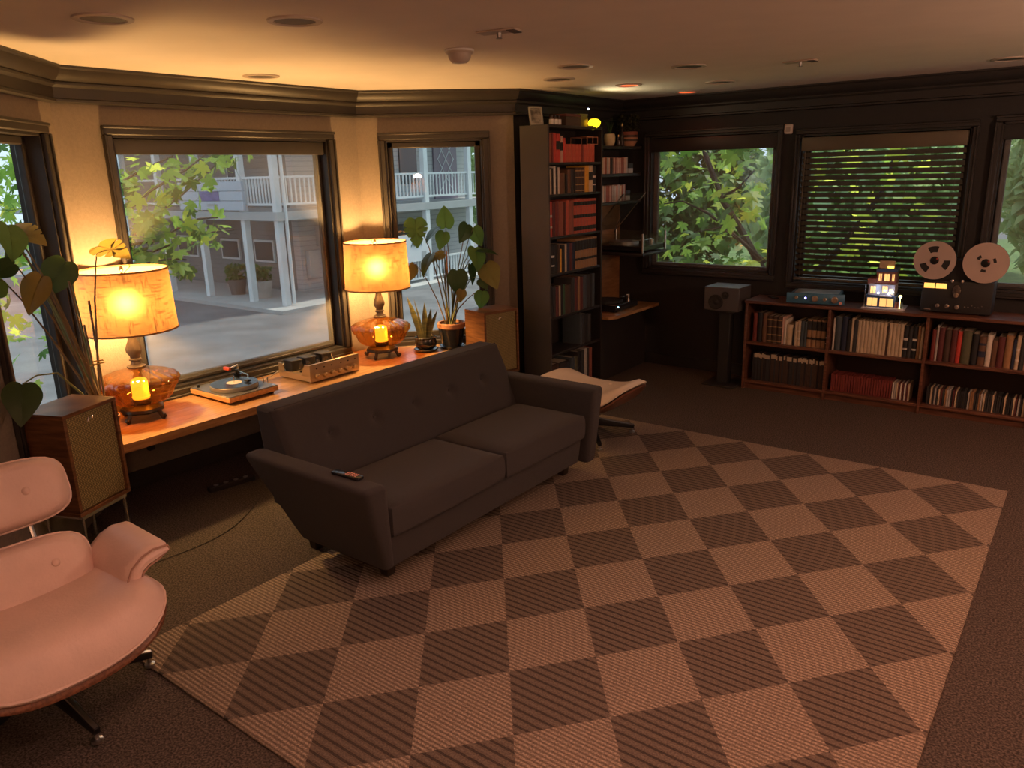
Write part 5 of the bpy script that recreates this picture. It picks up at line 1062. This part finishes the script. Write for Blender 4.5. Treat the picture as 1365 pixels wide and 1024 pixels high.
thin_row(seg[2][0] + .03, seg[2][1] - .02, .0125, .135, ['cream', 'charcoal', 'charcoal', 'black', 'pale grey', 'tan', 'maroon'], 'COLOUR disc case on the right lower shelf of the low bookcase', 'disc case', 'disc cases on the right lower shelf', 'disc_case', 4, .003)

# ---------------------------------------------------------------- on the low bookcase
M_navy = mat('blue_enamel', (.06, .17, .27), .35, .2, .05, 5)
t = thing('blue_amplifier', 'blue amplifier with two round knobs on the low bookcase', 'amplifier', (-1.84, 6.62, LZ), R(9))
MB().rbox((-.2, -.12, .012), (.19, .14, .088), .01, 3).build('body', M_navy, t); fp = MB().rbox((-.225, -.135, .006), (.225, -.118, .092), .006, 2).build('front_panel', M_navy, t)
MB().box((-.17, -.11, .0882), (.17, .13, .0895)).build('top_plate', mat('brushed_sheen', (.6, .64, .66), .3, .7), t, smooth=False)  # pale colour carries the daylight sheen on the amplifier top
Mk = lambda x, z: Matrix.Translation((x, -.135, z)) @ Matrix.Rotation(R(90), 4, 'X')
for x, z, r_ in ((-.145, .055, .013), (0.0, .05, .026), (.075, .048, .014), (.15, .047, .027)): MB().lathe([(.001, 0), (r_, 0), (r_ * .93, .018), (r_ * .7, .02), (r_ * .65, .014), (.001, .014)], 22, M=Mk(x, z)).build('knob', mat('warm_metal', (.5, .4, .3), .3, .9), fp)
MB().lathe([(.001, 0), (.008, 0), (.001, .003)], 12, M=Mk(-.075, .052)).build('indicator', emit('violet_led', (.35, .3, 1.0), 6), fp); MB().lathe([(.001, 0), (.012, 0), (.012, .002), (.001, .002)], 16, M=Mk(.195, .022)).build('sticker', M_pink, fp)
for x in (-.17, .17):
    for y in (-.09, .11): MB().cyl(.016, 0, .012, 12, (x, y)).build('foot', M_black, t)
t = thing('small_remote', 'small black remote lying at the left end of the low bookcase', 'remote', (-2.22, 6.66, LZ), R(-35)); MB().rbox((-.06, -.016, 0), (.06, .016, .014), .005, 2).build('case', M_blackm, t); MB().rbox((-.04, -.008, .0138), (-.02, .008, .0155), .002, 1).build('button', M_grey, t)
# lit toy building
hx = Vector((-1.315, 6.62, LZ)); t = thing('toy_building', 'lit toy brick town house with glowing windows on the low bookcase', 'toy', hx, R(4))
M_lit = emit('warm_window', (1.0, .62, .2), .7); M_wl = emit('white_lamp', (.7, .8, 1.0), 6.0)
M_tb = mat('toy_blue', (.05, .09, .2), .35); M_tt = mat('toy_tan', (.42, .3, .2), .4); M_tr = mat('toy_red', (.2, .07, .05), .4); M_tg = mat('toy_grey', (.35, .33, .34), .4)
MB().rbox((-.155, -.12, 0), (.155, .12, .012), .002, 1).build('baseplate', mat('toy_pale', (.5, .48, .55), .4), t)
def storey(name, x0, x1, y0, y1, z0, z1, ma, wins, rim=.006):
    o = MB().rbox((x0, y0, z0), (x1, y1, z1), .002, 1).rbox((x0 - rim, y0 - rim, z1 - .008), (x1 + rim, y1 + rim, z1), .002, 1).build(name, ma, t)
    for a, b_, c, d in wins:
        MB().box((a, y0 - .003, c), (b_, y0 + .002, d)).build('window_light', M_lit, o, smooth=False)
        for xx in (a, (a + b_) / 2, b_): MB().box((xx - .0015, y0 - .005, c), (xx + .0015, y0 - .001, d)).build('mullion', ma, o, smooth=False)
storey('ground_floor', -.13, .08, -.09, .09, .012, .105, M_tb, ((-.12, -.045, .022, .085), (-.03, .07, .022, .085)))
storey('first_floor', -.12, .07, -.08, .09, .105, .195, M_tg, ((-.105, -.065, .12, .175), (-.02, .02, .13, .18), (.03, .06, .12, .16)))
storey('second_floor', -.07, .07, -.075, .09, .195, .29, M_tr, ((-.055, -.03, .22, .275), (-.015, .025, .22, .275), (.04, .06, .22, .275)))
MB().rbox((-.13, -.085, .195), (-.07, .09, .235), .002, 1).build('terrace', M_tr, t); MB().rbox((-.075, -.08, .29), (.075, .09, .315), .002, 1).build('roof', M_tb, t)
MB().rbox((-.06, -.06, .315), (.05, -.05, .375), .002, 1).build('rooftop_board', M_tt, t); MB().rbox((.0, -.068, .32), (.045, -.058, .335), .002, 1).build('board_light', emit('yellow_board', (1.0, .7, .1), 2.5), t)
MB().rbox((-.03, -.125, .1), (.055, -.085, .112), .002, 1).build('canopy', M_tg, t)
for x, y, z in ((-.045, -.092, .125), (.03, -.092, .125), (.06, -.1, .14), (-.0, -.088, .145)): MB().sphere(.007, (x, y, z), 8).build('lamp', M_wl, t)
MB().tube([(.115, -.09, .012), (.115, -.09, .1)], .003, 6).sphere(.012, (.115, -.09, .105), 10).build('street_lamp', emit('warm_globe', (1.0, .75, .25), 5), t)
for x, c in ((.085, 'red brown'), (.1, 'maroon'), (.13, 'slate blue')): MB().rbox((x - .008, -.085, .012), (x + .008, -.07, .05), .002, 1).rbox((x - .005, -.083, .05), (x + .005, -.073, .062), .002, 1).build('figure', CL[c], t)
MB().tube([(-.14, -.09, .012), (-.14, -.09, .19)], .0025, 6).build('pole', M_steel, t)
for dx, dz in ((-.06, .16), (.05, .14)):
    l = pointlight('toy_light', (dx, -.13, dz), (.6, .72, 1.0), .12, .01); l.parent = t
# reel-to-reel deck
dk = Vector((-.818, 6.62, LZ)); t = thing('reel_tape_deck', 'black reel-to-reel tape deck with two metal reels on the low bookcase', 'tape deck', dk)
MB().hexa(((-.235, -.075, .008), (.235, -.075, .008), (.235, .12, .008), (-.235, .12, .008), (-.235, -.075, .25), (.235, -.075, .25), (.235, .12, .25), (-.235, .12, .25)), .01, 2).build('body', M_blackm, t)
MB().rbox((-.225, -.05, .245), (.225, .1, .40), .01, 2).build('upper_body', M_blackm, t)
for x in (-.18, .18): MB().rbox((x - .02, -.06, 0), (x + .02, .1, .01), .002, 1).build('foot', M_black, t)
M_reel = mat('reel_metal', (.62, .5, .45), .38, .5, .03, 10)
def sector(r0, r1, a0, a1, n, y0, y1, mb):
    vs = []
    for k in range(n + 1):
        a = a0 + (a1 - a0) * k / n
        for r_ in (r0, r1):
            for y in (y0, y1): vs.append((r_ * math.cos(a), y, r_ * math.sin(a)))
    fs = []
    for k in range(n):
        b_ = 4 * k; fs += [(b_, b_ + 2, b_ + 6, b_ + 4), (b_ + 1, b_ + 5, b_ + 7, b_ + 3), (b_, b_ + 4, b_ + 5, b_ + 1), (b_ + 2, b_ + 3, b_ + 7, b_ + 6)]
    fs += [(0, 1, 3, 2), (4 * n, 4 * n + 2, 4 * n + 3, 4 * n + 1)]; mb.add(vs, fs)
for cx, cz_, rot, win, rr in ((-.167, .398, 100, (.06, .105, 22), .142), (.164, .393, 20, (.048, .068, 16), .146)):
    mb = MB(); y0, y1 = -.104, -.1; h = win[2]
    sector(win[1], rr, 0, 2 * math.pi, 64, y0, y1, mb); sector(.03, win[0], 0, 2 * math.pi, 48, y0, y1, mb)
    for k in range(3): a = R(rot + 120 * k); sector(win[0], win[1], a + R(h), a + R(120 - h), 14, y0, y1, mb)
    mb.v = [(x + cx, y, z + cz_) for x, y, z in mb.v]; rl = mb.build('reel', M_reel, t, angle=30)
    m2 = MB(); sector(.03, .125 if cx < 0 else .09, 0, 6.283, 48, -.098, -.088, m2); m2.v = [(x + cx, y, z + cz_) for x, y, z in m2.v]; m2.build('tape_pack', M_blackm, rl)
    m2 = MB(); sector(.001, rr, 0, 6.283, 48, -.086, -.083, m2); m2.v = [(x + cx, y, z + cz_) for x, y, z in m2.v]; m2.build('rear_flange', mat('reel_dark', (.08, .07, .07), .5), rl)
    Mh = Matrix.Translation((cx, -.1, cz_)) @ Matrix.Rotation(R(90), 4, 'X'); MB().lathe([(.001, -.04), (.03, -.04), (.03, .012), (.022, .016), (.012, .018), (.001, .018)], 24, M=Mh).build('hub', M_black, rl)
    MB().sphere(.006, (cx + .018, -.118, cz_ + .014), 8).build('hub_reflector', mat('red_plastic', (.5, .04, .02), .3), rl)
M_vu = emit('vu_glow', (1.0, .55, .12), 1.1)
for x in (-.185, -.105): MB().box((x - .036, -.079, .185), (x + .036, -.074, .225)).build('level_meter', M_vu, t, smooth=False); MB().box((x - .036, -.0795, .185), (x + .036, -.078, .188)).build('meter_edge', M_black, t, smooth=False)
Mk2 = lambda x, z: Matrix.Translation((x, -.075, z)) @ Matrix.Rotation(R(90), 4, 'X')
for x, z, r_, m_ in ((-.115, .06, .017, M_steel), (-.05, .06, .017, M_steel), (.015, .058, .018, M_steel), (-.035, .25, .012, M_steel), (.03, .25, .012, M_steel)): MB().lathe([(.001, 0), (r_, 0), (r_ * .9, .018), (.001, .02)], 18, M=Mk2(x, z)).build('knob', m_, t)
mb = MB()
for k in range(24):
    a = k * 2 * math.pi / 24
mb.lathe([(.001, 0), (.03, 0), (.027, .012), (.001, .014)], 24, M=Mk2(-.0, .175) @ Matrix.Scale(1.7, 4, (0, 1, 0))).build('head_cover', mat('smoke_metal', (.3, .27, .24), .25, .9), t)
MB().lathe([(.001, .012), (.018, .012), (.016, .026), (.001, .028)], 18, M=Mk2(-.0, .145)).build('capstan_knob', mat('warm_metal', (.5, .4, .3), .3, .9), t)
for k in range(6): MB().box((.06 + k * .022, -.08, .058 + .012 * (k % 3 == 2)), (.07 + k * .022, -.074, .064 + .012 * (k % 3 == 2))).build('switch', M_steel, t, smooth=False)
MB().box((-.205, -.077, .022), (-.16, -.074, .032)).build('nameplate', M_steel, t, smooth=False)
MB().tube([(-.167 + .1, -.094, .40 + .08), (.164 - .07, -.094, .393 + .06)], .0015, 4).build('tape', mat('tape_brown', (.03, .02, .015), .3), t)

# ---------------------------------------------------------------- bookshelf speaker on its stand
t = thing('speaker_column', 'black metal stand under the small grey speaker', 'stand', (-2.575, 6.50, 0))
MB().rbox((-.15, -.13, 0), (.15, .15, .015), .004, 1).build('base_plate', M_blackm, t); MB().rbox((-.05, -.03, .015), (.05, .06, .672), .004, 1).build('column', M_blackm, t); MB().rbox((-.11, -.1, .672), (.11, .14, .684), .003, 1).build('top_plate', M_blackm, t)
t = thing('bookshelf_speaker', 'small grey speaker on a black stand under the garden window', 'speaker', (-2.585, 6.53, .684))
MB().rbox((-.158, -.13, 0), (.158, .15, .205), .004, 1).build('cabinet', mat('grey_cabinet', (.075, .066, .064), .4), t)
Ms = lambda x, z: Matrix.Translation((x, -.13, z)) @ Matrix.Rotation(R(90), 4, 'X')
for x, z, r_, nm in ((-.05, .075, .066, 'woofer'), (.035, .14, .033, 'tweeter')): MB().lathe([(r_, 0), (r_, .006), (r_ * .88, .009), (r_ * .82, .004), (r_ * .4, .0015), (r_ * .32, .007), (.001, .010)], 32, M=Ms(x, z)).build(nm, M_blackm, t)
# thermostat
th = thing('thermostat', 'small white wall sensor between the two black wall windows', 'sensor', (-2.25, 6.87, 2.19)); MB().rbox((-.037, -.02, -.04), (.037, 0, .04), .012, 3).build('case', mat('sensor_white', (.55, .47, .42), .5), th); MB().rbox((-.018, -.0215, -.022), (.018, -.0195, .015), .003, 1).build('face', mat('sensor_face', (.35, .28, .25), .5), th)

# ---------------------------------------------------------------- ceiling fixtures
M_ring = mat('ring_white', (.5, .42, .35), .5); M_baf = mat('baffle', (.10, .085, .075), .6); M_redl = emit('red_lens', (1.0, .10, .02), 1.6)
def downlight(p, label, on_=False, r_=.085, col=None, name='recessed_light'):
    t = thing(name, label, 'ceiling light', (p[0], p[1], CZ), group='recessed ceiling lights')
    MB().lathe([(r_ + .028, 0), (r_ + .026, -.007), (r_ + .004, -.009), (r_, -.004), (r_, 0)], 40).build('trim_ring', M_ring, t)
    MB().disc(r_, 32, (0, 0, -.003)).build('lens', col if on_ else M_baf, t, smooth=False)
    return t
dl = [((-3.267, 1.673), 'dark round recessed light nearest the left edge of the ceiling'), ((-2.787, 2.226), 'dark round recessed light above the near end of the sofa'), ((-4.383, 3.197), 'flat round recessed light close to the wide bay window'), ((-2.773, 4.348), 'dark round recessed light above the far end of the sofa'),
      ((-3.223, 4.838), 'flat round recessed light in front of the tall bookcase'), ((-2.276, 4.914), 'dim recessed light above the far edge of the rug'), ((-2.511, 5.992), 'dim recessed light in front of the garden window'), ((-.645, 6.232), 'dim recessed light near the right edge of the ceiling')]
for p, lb in dl: downlight(p, lb)
for p, lb in (((-3.088, 5.602), 'glowing red recessed light in front of the tall bookcase'), ((-3.018, 6.503), 'glowing red recessed light at the garden window')):
    t = downlight(p, lb, True, .075, M_redl); l = spotlight('red_light', (0, 0, -.02), (1.0, .07, .02), 2.5, 2.5, .05, .8); l.parent = t
M_warm = emit('warm_lens', (1.0, .45, .25), 4.0); M_redw = emit('red_wash_lens', (1.0, .1, .03), 4.0)
for i, (p, pw, c, mm) in enumerate(NEARLIGHTS):
    t = downlight(p, ('unseen lit recessed light over the near half of the room, %s of the row' % ORD[i]), True, .075, M_warm if mm == 'warm' else M_redw)
    l = spotlight('down_light', (0, 0, -.02), c, pw, 2.35, .06, .7); l.parent = t
sm_ = thing('smoke_detector', 'domed smoke detector on the ceiling above the sofa', 'detector', (-2.833, 3.314, CZ)); MB().lathe([(.075, 0), (.075, -.014), (.068, -.022), (.062, -.022), (.058, -.045), (.04, -.065), (.001, -.07)], 32).build('dome', M_ring, sm_); MB().lathe([(.076, -.003), (.078, -.006), (.076, -.012)], 32).build('ring', M_white, sm_)
for p, rz, lb in (((-2.346, 3.029), 12, 'flat plate with a sprinkler head on the ceiling beside the smoke detector'), ((-1.672, 5.236), 0, 'flat plate with a sprinkler head on the ceiling before the blind')):
    t = thing('ceiling_plate', lb, 'fixture', (p[0], p[1], CZ), R(rz), 'sprinkler plates'); MB().rbox((-.1, -.045, -.008), (.1, .045, 0), .003, 1).build('plate', M_ring, t); MB().lathe([(.012, -.008), (.01, -.03), (.016, -.034), (.001, -.036)], 14).build('sprinkler', M_grey, t); MB().rbox((.055, -.044, -.012), (.098, .044, -.007), .002, 1).build('slot', M_baf, t)
# fill lamps added out of view to brighten the ceiling, rug and bookcase
t = thing('fill_lamp', 'added unseen fill lamp with an open shade at the near end of the room', 'lamp', (1.1, -0.7, 0))
MB().lathe([(.001, 0), (.14, 0), (.14, .02), (.02, .03), (.001, .03)], 28).build('base', M_black, t); MB().cyl(.012, .03, 1.6, 12).build('pole', M_black, t); MB().lathe([(.1, 1.85), (.16, 1.6)], 32).build('shade', M_shade, t)
l = pointlight('fill_lamp_light', (0, 0, 1.83), (1.0, .50, .30), FILLW, .08); l.parent = t
t = thing('fill_lamp', 'added unseen fill lamp with an open shade against the right wall', 'lamp', (1.85, 4.3, 0))  # second added fill lamp, for the right side of the ceiling
MB().lathe([(.001, 0), (.14, 0), (.14, .02), (.02, .03), (.001, .03)], 28).build('base', M_black, t); MB().cyl(.012, .03, 1.6, 12).build('pole', M_black, t); MB().lathe([(.1, 1.85), (.16, 1.6)], 32).build('shade', M_shade, t)
l = pointlight('fill_lamp_light', (0, 0, 1.88), (1.0, .56, .36), FILLW2, .08); l.parent = t
# cables on the carpet
cb = mat('black_cable', (.01, .01, .01), .5)
tag(MB().tube([(-3.9 + .42 * k / 40 + .1 * math.sin(k / 40 * 5.5), 2.5 - 1.25 * k / 40, .004) for k in range(41)], .0022, 6).build('floor_cable', cb), 'black cord snaking over the carpet behind the lounge chair', 'cord')
ps = thing('power_strip', 'dark power strip on the carpet under the bench', 'power strip', (-4.25, 2.55, 0), R(80)); MB().rbox((-.15, -.025, 0), (.15, .025, .035), .005, 1).build('housing', M_blackm, ps)
for k in range(4): MB().cyl(.016, .034, .037, 12, (-.1 + k * .065, 0)).build('socket', M_grey, ps)
